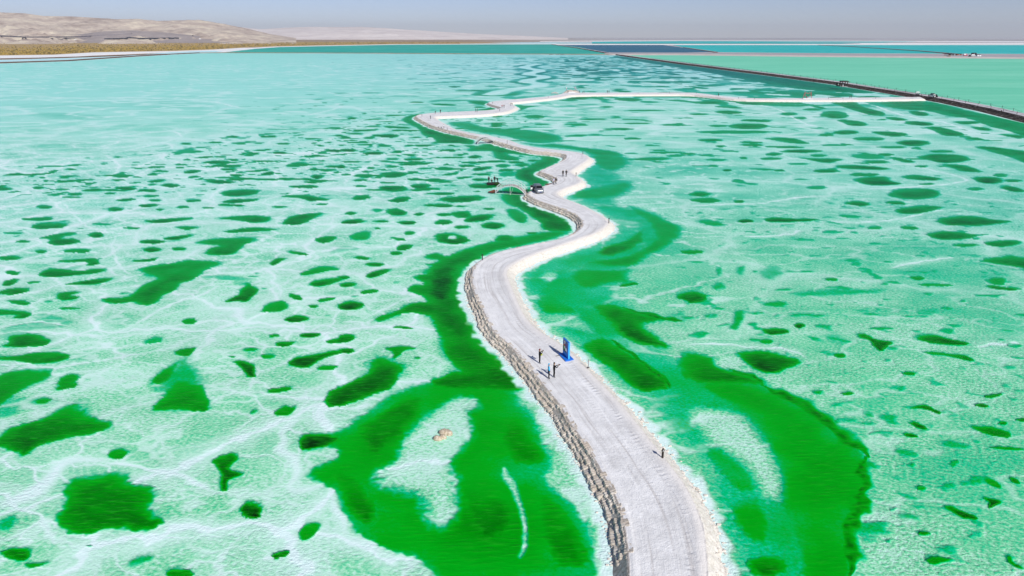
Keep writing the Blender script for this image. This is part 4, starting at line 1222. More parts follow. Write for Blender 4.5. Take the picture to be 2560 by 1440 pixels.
c = t.ramp(t.math('ADD', t.math('MULTIPLY', n_, .6), t.math('MULTIPLY', m_, .4)), [(.30, (.36, .29, .22)), (.48, (.56, .49, .41)), (.64, (.78, .73, .66))])
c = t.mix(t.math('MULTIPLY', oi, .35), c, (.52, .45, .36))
t.bump(n_, .7, .06)
M_BLOCK = t.fin(c, .85, .1)
PL_s = smooth_line(PL, 1)
arc_pts = np.concatenate([[0], np.cumsum(np.linalg.norm(np.diff(PL_s, axis=0), axis=1))])
def pl_at(s):
    i = min(max(int(np.searchsorted(arc_pts, s)) - 1, 0), len(PL_s) - 2)
    f = (s - arc_pts[i]) / (arc_pts[i + 1] - arc_pts[i] + 1e-9)
    p = PL_s[i] * (1 - f) + PL_s[i + 1] * f
    d = PL_s[min(i + 2, len(PL_s) - 1)] - PL_s[max(i - 1, 0)]; d = d / (np.linalg.norm(d) + 1e-9)
    return p, d
kinds = [block_mesh(k) for k in range(6)]
for m in kinds: m.materials.append(M_BLOCK)
rb = random.Random(3)
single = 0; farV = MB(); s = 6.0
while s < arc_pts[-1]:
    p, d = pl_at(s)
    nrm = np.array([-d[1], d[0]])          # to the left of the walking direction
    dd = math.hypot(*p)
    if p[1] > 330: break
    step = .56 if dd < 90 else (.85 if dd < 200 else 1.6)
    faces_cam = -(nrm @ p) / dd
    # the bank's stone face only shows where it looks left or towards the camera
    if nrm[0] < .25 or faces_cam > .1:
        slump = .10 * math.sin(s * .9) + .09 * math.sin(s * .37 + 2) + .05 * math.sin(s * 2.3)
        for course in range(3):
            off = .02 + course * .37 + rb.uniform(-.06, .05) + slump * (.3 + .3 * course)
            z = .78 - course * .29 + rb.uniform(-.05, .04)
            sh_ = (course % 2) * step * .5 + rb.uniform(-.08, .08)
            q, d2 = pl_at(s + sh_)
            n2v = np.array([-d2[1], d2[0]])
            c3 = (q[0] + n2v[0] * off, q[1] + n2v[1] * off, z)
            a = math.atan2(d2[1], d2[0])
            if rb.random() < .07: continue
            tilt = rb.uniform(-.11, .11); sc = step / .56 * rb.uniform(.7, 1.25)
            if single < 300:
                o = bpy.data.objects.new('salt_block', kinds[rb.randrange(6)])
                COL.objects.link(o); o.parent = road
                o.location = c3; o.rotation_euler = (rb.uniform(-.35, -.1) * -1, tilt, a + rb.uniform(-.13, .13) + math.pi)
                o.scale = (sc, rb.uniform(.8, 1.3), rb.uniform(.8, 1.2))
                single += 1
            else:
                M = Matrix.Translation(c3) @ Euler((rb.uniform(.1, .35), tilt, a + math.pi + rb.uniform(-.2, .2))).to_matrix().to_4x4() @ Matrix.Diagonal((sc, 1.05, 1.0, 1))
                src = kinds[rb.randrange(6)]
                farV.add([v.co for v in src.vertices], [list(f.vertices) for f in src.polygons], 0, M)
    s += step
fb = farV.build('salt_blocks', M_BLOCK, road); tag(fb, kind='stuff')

# broken crust along the foot of the loose slope
cr = MB(); rr = random.Random(5)
ar_pts = np.concatenate([[0], np.cumsum(np.linalg.norm(np.diff(PR, axis=0), axis=1))])
s = 0
while s < ar_pts[-1] and True:
    i = min(max(int(np.searchsorted(ar_pts, s)) - 1, 0), len(PR) - 2)
    f = (s - ar_pts[i]) / (ar_pts[i + 1] - ar_pts[i] + 1e-9); p = PR[i] * (1 - f) + PR[i + 1] * f
    d = PR[i + 1] - PR[i]; d = d / (np.linalg.norm(d) + 1e-9); nv = np.array([d[1], -d[0]])
    if p[1] > 260: break
    for _ in range(2):
        o_ = rr.gauss(WR * .86, .32); r_ = rr.choice((.03, .04, .05, .06, .09, .14))
        cr.ball((p[0] + nv[0] * o_, p[1] + nv[1] * o_, max(0.02, 1 - 1.12 * (max(o_, 0) / WR) ** 1.15)), (r_ * 1.4, r_, r_ * .7), 5, 4, 0, jit=.3, rnd=rr)
    s += .22 if p[1] < 90 else .6
s = 6.0
while s < arc_pts[-1]:
    p, d = pl_at(s)
    if p[1] > 260: break
    nv = np.array([-d[1], d[0]])
    for _ in range(2):
        o_ = rr.gauss(WL * .9, .16); r_ = rr.uniform(.04, .13)
        cr.ball((p[0] + nv[0] * o_, p[1] + nv[1] * o_, max(.02, .95 - o_ * .85)), (r_ * 1.3, r_, r_ * .7), 5, 4, 0, jit=.35, rnd=rr)
    s += .3 if p[1] < 90 else .8
M_CRUMB = plain('broken salt crust', (.62, .57, .51), .9, .1, .35, 3.0)
cro = cr.build('salt_crumbs', M_CRUMB, road); tag(cro, kind='stuff')
# ------------------------------------------------------------------ dry land, ponds and banks beyond the lake
t = NT('desert floor')
P_ = t.pos(); sp_ = t.new('ShaderNodeSeparateXYZ'); t.ln(P_, sp_.inputs[0])
rx_ = t.math('DIVIDE', sp_.outputs[0], t.math('MAXIMUM', sp_.outputs[1], 50.0))
n_ = t.noise(t.mapv(P_, (.7, 1.3, 1)), .0016, 5, .6); m_ = t.noise(P_, .012, 4, .6)
land = t.ramp(t.math('ADD', t.math('MULTIPLY', n_, .6), t.math('MULTIPLY', m_, .4)), [(.35, (.23, .155, .095)), (.5, (.32, .23, .15)), (.65, (.40, .30, .20))])
salt = t.ramp(t.noise(t.mapv(P_, (.25, 1, 1)), .0011, 5, .65), [(.38, (.22, .20, .20)), (.5, (.40, .385, .385)), (.62, (.60, .59, .60))])
c = t.mix(t.rng(rx_, -.06, .16), land, salt)
M_LAND = t.fin(c, .95, .05)
ys = np.concatenate([np.linspace(-60, 1000, 5), np.geomspace(1100, 26000, 30)]); us = np.linspace(-1.3, 1.3, 61)
gv = np.array([(u * max(abs(y), 900), y, -.45) for y in ys for u in us])
ground = link('ground', grid_mesh('ground', gv, grid_faces(len(ys), len(us))), M_LAND); tag(ground, kind='structure')

def slab(name, px, z, mats, base=-.4, slope=1.5, kind='structure', wob=0.0, world=False, seg=0):
    """flat-topped sheet with battered sides, outline traced at its top"""
    P = np.asarray(px, float) if world else (GA(px[:, 0], px[:, 1], z))
    if seg:
        Q = []
        for i in range(len(P)):
            a, b = P[i], P[(i + 1) % len(P)]; n = max(1, int(np.linalg.norm(b - a) / seg))
            for k in range(n): Q.append(a + (b - a) * k / n)
        P = np.array(Q)
        if wob: P = P + wob * np.stack([gn(P[:, 0] / (6 * wob), P[:, 1] / (6 * wob), 1), gn(P[:, 0] / (6 * wob), P[:, 1] / (6 * wob), 2)], -1)
    A = np.sum(P[:, 0] * np.roll(P[:, 1], -1) - np.roll(P[:, 0], -1) * P[:, 1])
    if A < 0: P = P[::-1]
    n = len(P)
    dirs = np.roll(P, -1, 0) - np.roll(P, 1, 0); dirs /= np.linalg.norm(dirs, axis=1)[:, None] + 1e-9
    outn = np.stack([dirs[:, 1], -dirs[:, 0]], -1)
    B = P + outn * slope * (z - base)
    vs = [(p[0], p[1], z) for p in P] + [(p[0], p[1], base) for p in B]
    fs = [list(range(n))] + [[i, n + i, n + (i + 1) % n, (i + 1) % n] for i in range(n)]
    me = bpy.data.meshes.new(name); me.from_pydata(vs, [], fs); me.update()
    me.polygons.foreach_set('material_index', [0] + [min(1, (len(mats) if isinstance(mats, (list, tuple)) else 1) - 1)] * n)
    o = link(name, me, mats); tag(o, kind=kind); return o

def pond_mat(name, a, b, c_, sx=.004, sy=.02, bands=None):
    t = NT(name); P_ = t.pos()
    n_ = t.noise(t.mapv(P_, (sx, sy, 1)), 1.0, 5, .62); m_ = t.noise(t.mapv(P_, (.012, .05, 1)), 1.0, 4, .65)
    f = t.math('ADD', t.math('MULTIPLY', n_, .55), t.math('MULTIPLY', m_, .45))
    c = t.ramp(f, [(.34, a), (.5, b), (.66, c_)])
    t.bump(m_, .25, .1)
    return t.fin(c, .4, .02)
M_TEALP = pond_mat('teal pond brine', (0, .24, .18), (.0, .38, .28), (.10, .54, .41))
M_TURQ = pond_mat('turquoise pond brine', (0, .36, .33), (0, .45, .42), (.06, .55, .52))
M_NAVY = pond_mat('deep blue pond brine', (.010, .085, .145), (.014, .115, .18), (.03, .16, .22))
M_MINT = pond_mat('mint pond brine', (.11, .56, .34), (.17, .62, .40), (.23, .68, .46), .002, .008)
M_PALEW = pond_mat('pale shallow brine', (.40, .70, .72), (.50, .76, .78), (.62, .82, .84))
M_SALTW = plain('white salt flat', (.80, .80, .80), .8, .1, .06, .02)
M_BEIGE = plain('beige salt bank', (.50, .45, .42), .9, .1, .25, .06)
M_ROADG = plain('grey gravel road', (.36, .345, .36), .9, .1, .2, .25)
M_BROWN = plain('dark earth bank', (.10, .065, .045), .95, .05, .5, .5)
M_SCRUBG = plain('ochre scrub ground', (.40, .28, .12), .95, .05, .3, .02)

# far centre pond and its neighbours
slab('brine_pond', pts("560,130.6 638,122 700,117.5 860,114.2 1000,111.6 1380,110.6 1450,118 1530,134.6 1200,133.6 850,131.6"), .06, M_TEALP, seg=60, wob=5)
slab('salt_shore', pts("500,131.5 560,124.5 640,118.8 700,115.6 860,112.9 1000,110.3 1390,109.4 1390,110.6 1000,111.8 860,114.5 700,118 638,122.6 560,131.2"), .03, M_SALTW, seg=60, wob=6)
slab('deep_blue_pond', pts("1388,112.3 1656,112.3 1710,119 1784,129.6 1710,130.8 1522,130.8 1450,120"), .05, M_NAVY)
slab('turquoise_pond', pts("1680,112.6 2700,112.6 2900,139 2560,134 2130,132.6 1800,130 1716,119"), .05, M_TURQ)
slab('salt_bar', pts("1390,110.4 2700,110.9 2700,111.6 1390,111.3"), .9, M_SALTW)
slab('turquoise_channel', pts("1480,104.2 1700,102.6 2300,103.6 2150,109 1480,108.6"), .05, M_TURQ)
slab('pale_pond', pts("1000,107 1380,105.6 1480,106 1480,108.8 1000,109.2"), .05, M_PALEW)
slab('salt_strip', pts("1350,104 1700,101.8 2560,104.6 2700,104.8 2700,103.6 1700,100.9 1350,103"), .6, M_SALTW)
slab('salt_strip', pts("2100,107.6 2700,107 2700,108.6 2150,109.2"), .6, M_SALTW)
slab('grey_flat', pts("1700,98.6 2700,100.4 2700,101.6 1700,99.4"), .7, M_ROADG)
slab('grey_flat', pts("1900,104.9 2700,106 2700,106.7 2000,105.5"), .7, M_ROADG)
slab('mint_pond', pts("1536,137.6 1700,136.6 2036,141.4 2560,146.6 2900,152 3300,470 2900,400 2560,287 2450,262 2350,242 2270,230 2150,213 2080,201 1900,178 1700,154"), .05, M_MINT)
# left shore: shallow water and white salt between two earth banks
slab('shallow_water', pts("-700,178 0,149.5 168,145 300,140.5 437,129.6 537,126.6 560,129.8 497,132.6 336,141.4 168,152.6 0,158 -700,186"), .06, M_PALEW, seg=40, wob=3)
slab('salt_shore', pts("-700,166 0,146.4 134,143.6 235,138 330,134.6 437,129.8 560,125.4 640,119 600,119.6 537,122.8 437,126.2 235,129.8 134,135.8 0,137.6 -700,152"), .16, M_SALTW, seg=30, wob=4)
slab('scrubland', pts("-900,157 0,138.6 134,136.6 235,130.8 437,127.2 537,123.6 638,117.2 860,112.2 984,110.4 1300,107.6 1200,105.8 700,104.4 0,104.4 -900,104.4"), .35, M_SCRUBG, seg=40, wob=5)

# narrow diagonal bank across the turquoise pond
def bank(name, line, w, z, mats, base=-.3, slope=1.4, world=False):
    L = np.asarray(line, float) if world else GA(line[:, 0], line[:, 1], 0)
    d = np.gradient(L, axis=0); d /= np.linalg.norm(d, axis=1)[:, None]
    nv = np.stack([-d[:, 1], d[:, 0]], -1)
    return slab(name, np.vstack([L + nv * w / 2, (L - nv * w / 2)[::-1]]), z, mats, base, slope, world=True)
bank('pond_bank', pts("2046,113 2130,117 2300,128 2405,137"), 7, 1.6, [M_ROADG, M_BROWN])
bank('pond_bank', pts("1710,119 1740,123.5 1790,131"), 5, 1.4, [M_BEIGE, M_BROWN])
bank('earth_bank', pts("-700,174.5 0,147.3 100,145.3 168,143.3 300,139 416,135.4"), 2.2, .9, [M_BROWN, M_BROWN])
bank('earth_bank', pts("-700,186 0,158.3 168,152.8 336,141.4 430,136 497,132.9"), 4.5, 1.7, [M_BEIGE, M_BROWN])
bank('cross_bank', pts("497,132.9 560,132.2 850,133.2 1200,135.1 1530,136.8"), 6, 1.3, [M_BEIGE, plain('olive earth bank', (.19, .15, .09), .95, .05, .5, .08)])
# embankment road on the right
slab('bank_road', pts("1524,131 1784,131.4 2137,134.2 2560,136.6 2900,140.5 2900,149 2560,143 2036,138.4 1700,134.4 1536,134.6"), 2.4, [M_ROADG, M_BEIGE], slope=9)

# main dike: asphalt-grey top, dark rubble on the lake side
top_w = 6.2
Lk = DIKE_W + 0.0
dd_ = np.gradient(Lk, axis=0); dd_ /= np.linalg.norm(dd_, axis=1)[:, None]
dn = np.stack([dd_[:, 1], -dd_[:, 0]], -1) * -1     # towards the mint pond
far_px = pts("1378,111.6 1440,120.5 1490,129.5 1525,135.6")
Lfar = GA(far_px[:, 0], far_px[:, 1])
if dn[2][0] < 0: dn = -dn
nF = np.gradient(Lfar, axis=0); nF /= np.linalg.norm(nF, axis=1)[:, None]; nF = np.stack([nF[:, 1], -nF[:, 0]], -1)
nF[nF[:, 0] < 0] *= -1
AL = np.vstack([Lfar, Lk]); AN = np.vstack([nF, dn])
# resample finely for a ragged rubble side
seglen = np.concatenate([[0], np.cumsum(np.linalg.norm(np.diff(AL, axis=0), axis=1))])
S = np.unique(np.concatenate([np.arange(0, seglen[-1] - 900, 12.0), np.arange(max(0, seglen[-1] - 900), seglen[-1], 1.6)]))
LL = np.stack([np.interp(S, seglen, AL[:, k]) for k in (0, 1)], -1); NN = np.stack([np.interp(S, seglen, AN[:, k]) for k in (0, 1)], -1)
NN /= np.linalg.norm(NN, axis=1)[:, None]
prof = [(-1.0, -.3, 0), (0.0, .12, 0), (.9, .55, 0), (1.9, 1.15, 0), (2.7, 1.75, 0), (3.0, 1.9, 1), (4.6, 1.86, 1), (6.0, 1.84, 1), (7.6, 1.86, 1), (9.0, 1.9, 1), (9.4, 1.75, 2), (12.2, -.3, 2)]
dv = []; mi = []
for j, (o_, z_, k_) in enumerate(prof):
    jit = .35 * gn(S / 1.7, S * 0 + j * 3.1, 14) * (1 if 1 <= j <= 4 else .05)
    P3 = LL + NN * (o_ + jit)[:, None] if not np.isscalar(jit) else LL + NN * o_
    dv.append(np.column_stack([P3, z_ + .55 * jit]))
dv = np.array(dv).transpose(1, 0, 2)
ns, npz = dv.shape[:2]
F = grid_faces(ns, npz)
me = grid_mesh('dike', dv.reshape(-1, 3), F, smooth=False)
mi = np.tile(np.array([0, 0, 0, 0, 0, 1, 1, 1, 1, 0, 2], np.int32), ns - 1)
me.polygons.foreach_set('material_index', mi)
t = NT('dark rubble'); P_ = t.pos(); n_ = t.noise(P_, 1.1, 4, .7)
M_RUB = t.fin(t.ramp(n_, [(.36, (.026, .019, .016)), (.52, (.085, .062, .05)), (.66, (.30, .26, .23))]), .95, .05); 
t = NT('dike road'); P_ = t.pos(); n_ = t.noise(P_, .9, 4, .6); sp_ = t.new('ShaderNodeSeparateXYZ'); t.ln(P_, sp_.inputs[0])
w_ = t.noise(t.mapv(P_, (1.1, .01, 1)), 1.0, 2, .5)
M_DROAD = t.fin(t.mix(t.rng(w_, .50, .58), t.ramp(n_, [(.3, (.50, .48, .51)), (.7, (.68, .66, .68))]), (.23, .21, .22)), .9, .1)
M_DSIDE = plain('pale dike side', (.50, .47, .48), .9, .1, .25, .5)
dike = link('dike_road', me, [M_RUB, M_DROAD, M_DSIDE]); tag(dike, kind='structure')
me.update()
def dike_at(ypix, off):
    """point of the dike top that stands at about image row ypix, off metres in from the lake side edge"""
    px = np.interp(ypix, DIKE_PX[:, 1], DIKE_PX[:, 0])
    w = np.array(G(px, ypix, 0)[:2])
    i = int(np.argmin(np.hypot(LL[:, 0] - w[0], LL[:, 1] - w[1])))
    return LL[i] + NN[i] * off, i

# ------------------------------------------------------------------ hills
def px_u(px): return (px - 1280) / FOC
def peak_z(py, dist_, u):
    """height that shows at image row py at ground distance Y = dist_"""
    yc = -(py - 720) / FOC; sp, cp = math.sin(PITCH), math.cos(PITCH)
    return CAM_H + dist_ * (yc * cp - sp) / (yc * sp + cp)
def hill(name, sky_, y0, yp, y1, mat, rough=1.0, seed=1, nu=220, nr=70, pw=1.5):
    sk = pts(sky_)
    px_ = np.linspace(sk[0, 0], sk[-1, 0], nu)
    py_ = np.interp(px_, sk[:, 0], sk[:, 1])
    ys_ = np.concatenate([np.linspace(y0, yp, nr), np.linspace(yp, y1, 14)[1:]])
    U, Yg = np.meshgrid(px_ / 1.0, ys_)
    PYg = np.broadcast_to(py_, U.shape)
    yc = -(PYg - 720) / FOC; sp, cp = math.sin(PITCH), math.cos(PITCH)
    zp = CAM_H + yp * (yc * cp - sp) / (yc * sp + cp)
    cosf = 1 / (yc * sp + cp)
    X = px_u(U) * Yg * (cosf)                       # same image column at every distance
    tt = np.clip((Yg - y0) / (yp - y0), 0, 1); tb = np.clip((Yg - yp) / (y1 - yp), 0, 1)
    prof_ = tt ** pw * (1 - sstep(0, 1, tb))
    Lk_ = (yp - y0)
    g1 = 1 - np.abs(fbm(X / (.16 * Lk_) + .7 * gn(X / (.3 * Lk_), Yg / (.3 * Lk_), seed + 9), Yg / (.42 * Lk_), seed, 5)) * 1.6
    g2 = fbm(X / (.035 * Lk_), Yg / (.09 * Lk_), seed + 20, 4)
    z = np.maximum(zp, 0) * (prof_ + rough * (.30 * (g1 - .7) + .085 * g2) * sstep(0, .25, tt) * (1 - .75 * tt) * (tt < 1))
    z = np.where(tt <= 0, -.4, np.maximum(z, -.4 + 0 * z))
    me = grid_mesh(name, np.stack([X, Yg, z], -1).reshape(-1, 3), grid_faces(len(ys_), nu))
    o = link(name, me, mat); tag(o, kind='structure'); return o, X, Yg, z
def dune_mat(name, a, b, c_, s=.004):
    t = NT(name); P_ = t.pos()
    n_ = t.noise(P_, s, 5, .6); m_ = t.noise(t.mapv(P_, (1, 1, 3)), s * 6, 4, .65)
    c = t.ramp(t.math('ADD', t.math('MULTIPLY', n_, .65), t.math('MULTIPLY', m_, .35)), [(.36, a), (.5, b), (.62, c_)])
    return t.fin(c, .95, .05)
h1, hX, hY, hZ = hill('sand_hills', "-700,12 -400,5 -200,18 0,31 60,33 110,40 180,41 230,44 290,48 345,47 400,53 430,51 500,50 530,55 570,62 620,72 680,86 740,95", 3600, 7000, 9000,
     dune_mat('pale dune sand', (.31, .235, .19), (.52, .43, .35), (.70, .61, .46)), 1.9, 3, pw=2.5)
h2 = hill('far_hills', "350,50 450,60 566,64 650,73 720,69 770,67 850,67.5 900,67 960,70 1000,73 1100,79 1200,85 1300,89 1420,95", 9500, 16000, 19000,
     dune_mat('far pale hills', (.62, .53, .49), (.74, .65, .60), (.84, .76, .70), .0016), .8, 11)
h3 = hill('low_dark_hill', "60,97 140,92 210,84 260,78 330,76 400,80 470,87 520,92 580,97", 4300, 5200, 5900,
     dune_mat('grey gravel slope', (.27, .225, .215), (.33, .28, .26), (.40, .34, .31), .006), .5, 21, 120, 40, 1.3)

# scrub on the plain: thousands of small bushes, nobody could count them
sc = MB(); rs = random.Random(12)
def bush(x, y, r):
    n = 5
    vs = [(x + r * math.cos(6.283 * k / n + .4) * rs.uniform(.7, 1.2), y + r * math.sin(6.283 * k / n + .4) * rs.uniform(.7, 1.2), .3) for k in range(n)]
    vs += [(x + .6 * r * math.cos(6.283 * k / n) * rs.uniform(.6, 1.2), y + .6 * r * math.sin(6.283 * k / n) * rs.uniform(.6, 1.2), .3 + r * rs.uniform(.55, .9)) for k in range(n)]
    vs.append((x, y, .3 + r * rs.uniform(.7, 1.1)))
    fs = [(k, (k + 1) % n, n + (k + 1) % n, n + k) for k in range(n)] + [(n + k, n + (k + 1) % n, 2 * n) for k in range(n)]
    sc.add(vs, fs, 0 if rs.random() < .6 else 1)
scr_lo = pts("-700,152 0,138 134,136 235,130.2 437,126.6 537,123 638,116.6 860,111.6 984,110 1300,107.4")
cnt = 0
while cnt < 11000:
    px = rs.uniform(-600, 1150); lo = np.interp(px, scr_lo[:, 0], scr_lo[:, 1])
    py = lo - abs(rs.gauss(0, 1)) * 10 - .3
    if py < 105.5: continue
    w = G(px, py, .3)
    if gn(np.array([w[0] / 60]), np.array([w[1] / 60]), 4)[0] < -.18: continue
    bush(w[0], w[1], rs.uniform(.9, 2.3) * (1 + (138 - py) / 60)); cnt += 1
M_B1 = plain('dry ochre scrub', (.30, .21, .055), .95, .05, .4, .15); M_B2 = plain('olive scrub', (.12, .095, .035), .95, .05, .4, .15)
so = sc.build('scrub_bushes', [M_B1, M_B2]); tag(so, kind='stuff')

# air: one closed box of thin haze round camera and scene, below the open sky
hz = MB().box((0, 12500, 219), (44000, 28000, 442)).build('haze', None)
hm_ = bpy.data.materials.new('thin desert haze'); hm_.use_nodes = True
hn = hm_.node_tree; hn.nodes.remove(hn.nodes['Principled BSDF'])
pvn = hn.nodes.new('ShaderNodeVolumePrincipled'); pvn.inputs['Color'].default_value = (.86, .92, 1.0, 1)
pvn.inputs['Density'].default_value = 3.8e-5; pvn.inputs['Anisotropy'].default_value = .1
hn.links.new(pvn.outputs[0], hn.nodes['Material Output'].inputs['Volume'])
hm_.cycles.homogeneous_volume = True if hasattr(hm_.cycles, 'homogeneous_volume') else None
hz.data.materials.append(hm_); tag(hz, kind='stuff')
# ------------------------------------------------------------------ people
def skin_mesh(verts, edges, radii, root=0, sub=1):
    me = bpy.data.meshes.new('sk'); me.from_pydata(verts, edges, []); me.update()
    o = bpy.data.objects.new('sk', me); COL.objects.link(o)
    o.modifiers.new('s', 'SKIN'); md = o.modifiers.new('u', 'SUBSURF'); md.levels = sub; md.render_levels = sub
    sv = me.skin_vertices[0].data
    for i, r in enumerate(radii):
        sv[i].radius = (r, r) if not isinstance(r, tuple) else r
        sv[i].use_root = (i == root)
    dg = bpy.context.evaluated_depsgraph_get(); dg.update()
    out = bpy.data.meshes.new_from_object(o.evaluated_get(dg))
    bpy.data.objects.remove(o); bpy.data.meshes.remove(me)
    return out

def person_meshes(pose):
    """one continuous body; faces get a material slot by what they belong to. Model faces -Y, feet at z = 0."""
    J = dict(pel=(0, 0, .95), wai=(0, .0, 1.10), che=(0, .01, 1.32), nec=(0, .01, 1.47), chn=(0, -.01, 1.55), hed=(0, -.015, 1.64), crn=(0, .0, 1.74))
    leg = {'L': [(.09, 0, .90), (.10, -.015, .50), (.105, .02, .09), (.11, -.12, .035)], 'R': [(-.09, 0, .90), (-.10, -.015, .50), (-.105, .02, .09), (-.11, -.12, .035)]}
    arm = {'L': [(.19, .01, 1.40), (.25, .03, 1.13), (.25, -.05, .88)], 'R': [(-.19, .01, 1.40), (-.25, .03, 1.13), (-.25, -.05, .88)]}
    if pose == 'photo':      # both hands hold something up before the face
        arm = {'L': [(.19, .0, 1.40), (.24, -.10, 1.17), (.07, -.33, 1.46)], 'R': [(-.19, .0, 1.40), (-.24, -.10, 1.17), (-.05, -.33, 1.46)]}
    if pose == 'reach':      # arms further forward at chest height, leaning a little
        arm = {'L': [(.19, -.02, 1.40), (.23, -.20, 1.18), (.06, -.46, 1.36)], 'R': [(-.19, -.02, 1.40), (-.23, -.20, 1.18), (-.06, -.46, 1.36)]}
    if pose == 'walk':
        leg = {'L': [(.09, 0, .90), (.10, -.16, .50), (.10, -.24, .09), (.11, -.38, .05)], 'R': [(-.09, 0, .90), (-.10, .04, .48), (-.10, .30, .13), (-.11, .20, .03)]}
        arm = {'L': [(.19, .01, 1.40), (.26, .12, 1.15), (.25, .17, .92)], 'R': [(-.19, .01, 1.40), (-.25, -.04, 1.13), (-.23, -.24, .98)]}
    if pose == 'pocket':
        arm = {'L': [(.19, .01, 1.40), (.30, .05, 1.14), (.19, -.10, .96)], 'R': [(-.19, .01, 1.40), (-.30, .05, 1.14), (-.19, -.10, .96)]}
    if pose == 'bend':
        J = dict(pel=(0, .08, .93), wai=(0, -.02, 1.06), che=(0, -.22, 1.17), nec=(0, -.36, 1.20), chn=(0, -.43, 1.20), hed=(0, -.50, 1.22), crn=(0, -.58, 1.24))
        arm = {'L': [(.18, -.28, 1.15), (.21, -.32, .90), (.16, -.46, .70)], 'R': [(-.18, -.28, 1.15), (-.21, -.32, .90), (-.16, -.46, .70)]}
    if pose == 'crouch':
        d = -.50
        J = {k: (v[0], v[1] - (.12 if k not in ('pel',) else -.08), v[2] + d) for k, v in J.items()}
        leg = {'L': [(.10, .06, .42), (.15, -.36, .47), (.13, -.10, .09), (.13, -.26, .035)], 'R': [(-.10, .06, .42), (-.15, -.36, .47), (-.13, -.10, .09), (-.13, -.26, .035)]}
        arm = {'L': [(.18, -.12, .90), (.24, -.30, .66), (.10, -.44, .58)], 'R': [(-.18, -.12, .90), (-.24, -.30, .66), (-.10, -.44, .58)]}
    names = ['pel', 'wai', 'che', 'nec', 'chn', 'hed', 'crn']
    V = [J[n] for n in names]; R = [(.155, .12), (.145, .115), (.175, .125), .062, .075, (.082, .098), .055]
    slot = [0, 1, 1, 3, 3, 3, 4]       # 0 trousers 1 jacket 2 shoes 3 skin 4 hat or hair
    E = [(i, i + 1) for i in range(6)]
    for s in 'LR':
        b = len(V)
        V += leg[s]; R += [.092, .066, .05, .045]; slot += [0, 0, 2, 2]; E += [(0, b), (b, b + 1), (b + 1, b + 2), (b + 2, b + 3)]
        b = len(V)
        V += arm[s]; R += [.068, .052, .04]; slot += [1, 1, 1]; E += [(2, b), (b, b + 1), (b + 1, b + 2)]
    body = skin_mesh(V, E, R)
    # hands: palm and five bent fingers, joined into the same mesh
    hb = MB()
    for s, sg in (('L', 1), ('R', -1)):
        w = Vector(arm[s][2]); d = (w - Vector(arm[s][1])).normalized()
        side = d.cross(Vector((0, 1, 0)) if abs(d.y) < .9 else Vector((0, 0, 1))).normalized()
        nrm = d.cross(side).normalized()
        hb.tube([w - d * .03, w + d * .04, w + d * .085], [.033, .042, .036], 6, 3)
        for k in range(4):
            a = w + d * .08 + side * (.028 - .019 * k); L = (.065, .075, .07, .055)[k]
            hb.tube([a, a + d * L * .5 - nrm * .008, a + d * L * .8 - nrm * .03], [.0095, .009, .007], 4, 3)
        a = w + d * .02 + side * .035
        hb.tube([a, a + d * .03 + side * .02, a + d * .06 + side * .018 - nrm * .012], [.011, .0105, .008], 4, 3)
    # nose, ears, eyes, mouth
    h_ = Vector(J['hed']); f_ = Vector((0, -1, 0)) if pose not in ('bend',) else Vector((0, -.35, -.94)); u_ = (Vector(J['crn']) - h_).normalized()
    x_ = Vector((1, 0, 0))
    hb.tube([h_ + f_ * .085 + u_ * .01, h_ + f_ * .112 - u_ * .025], [.009, .015], 5, 3)
    for sg in (1, -1):
        hb.ball(h_ + x_ * sg * .084 - u_ * .005, (.012, .022, .03), 6, 4, 3)
        hb.ball(h_ + f_ * .086 + x_ * sg * .032 + u_ * .02, .011, 6, 4, 5)
    hb.ball(h_ + f_ * .088 - u_ * .052, (.024, .008, .007), 6, 4, 6)
    hm_ = hb.mesh('hands', True)
    # material slots of the body by nearest skeleton vertex
    VV = [Vector(v) for v in V]
    co = [v.co.copy() for v in body.vertices]
    for p in body.polygons:
        c = sum((co[i] for i in p.vertices), Vector()) / len(p.vertices)
        best = 0; bd = 9e9
        for (a, b2) in E:
            A, B = VV[a], VV[b2]; L = (B - A).length_squared
            tt = max(0, min(1, (c - A).dot(B - A) / L)); q = (A + (B - A) * tt - c).length
            r = (R[a][0] if isinstance(R[a], tuple) else R[a]) * (1 - tt) + (R[b2][0] if isinstance(R[b2], tuple) else R[b2]) * tt
            q -= r * .6
            if q < bd: bd = q; best = slot[b2] if tt > .5 else slot[a]
        p.material_index = best; p.use_smooth = True
    bm = bmesh.new(); bm.from_mesh(body)
    bm.from_mesh(hm_)
    me = bpy.data.meshes.new('person_' + pose); bm.to_mesh(me); bm.free()
    # hair or hood as a shell over the head
    hs = MB(); hc = h_ + u_ * .02 - f_ * .012
    hs.ball(hc, (.098, .112, .118), 10, 7, 0)
    hair = hs.mesh('hair', True)
    bm = bmesh.new(); bm.from_mesh(hair)
    cut = [v for v in bm.verts if (v.co - h_).dot(f_) > .045 and (v.co - h_).dot(u_) < .065]
    bmesh.ops.delete(bm, geom=cut, context='VERTS'); bm.to_mesh(hair); bm.free()
    return me, hair, J, arm
POSES = {p: person_meshes(p) for p in ('stand', 'photo', 'reach', 'walk', 'pocket', 'bend', 'crouch')}
CL = {}
def cloth(name, c, rough=.85):
    if name not in CL: CL[name] = plain(name, c, rough, .15, .25, 9)
    return CL[name]
BLACK = cloth('black cloth', (.014, .014, .016)); DARK = cloth('charcoal cloth', (.03, .03, .035)); NAVYC = cloth('navy cloth', (.02, .03, .07))
SKY_ = cloth('sky blue jacket', (.05, .42, .72)); LILAC = cloth('pale lilac jacket', (.55, .52, .72)); WHITE = cloth('white cloth', (.75, .75, .76))
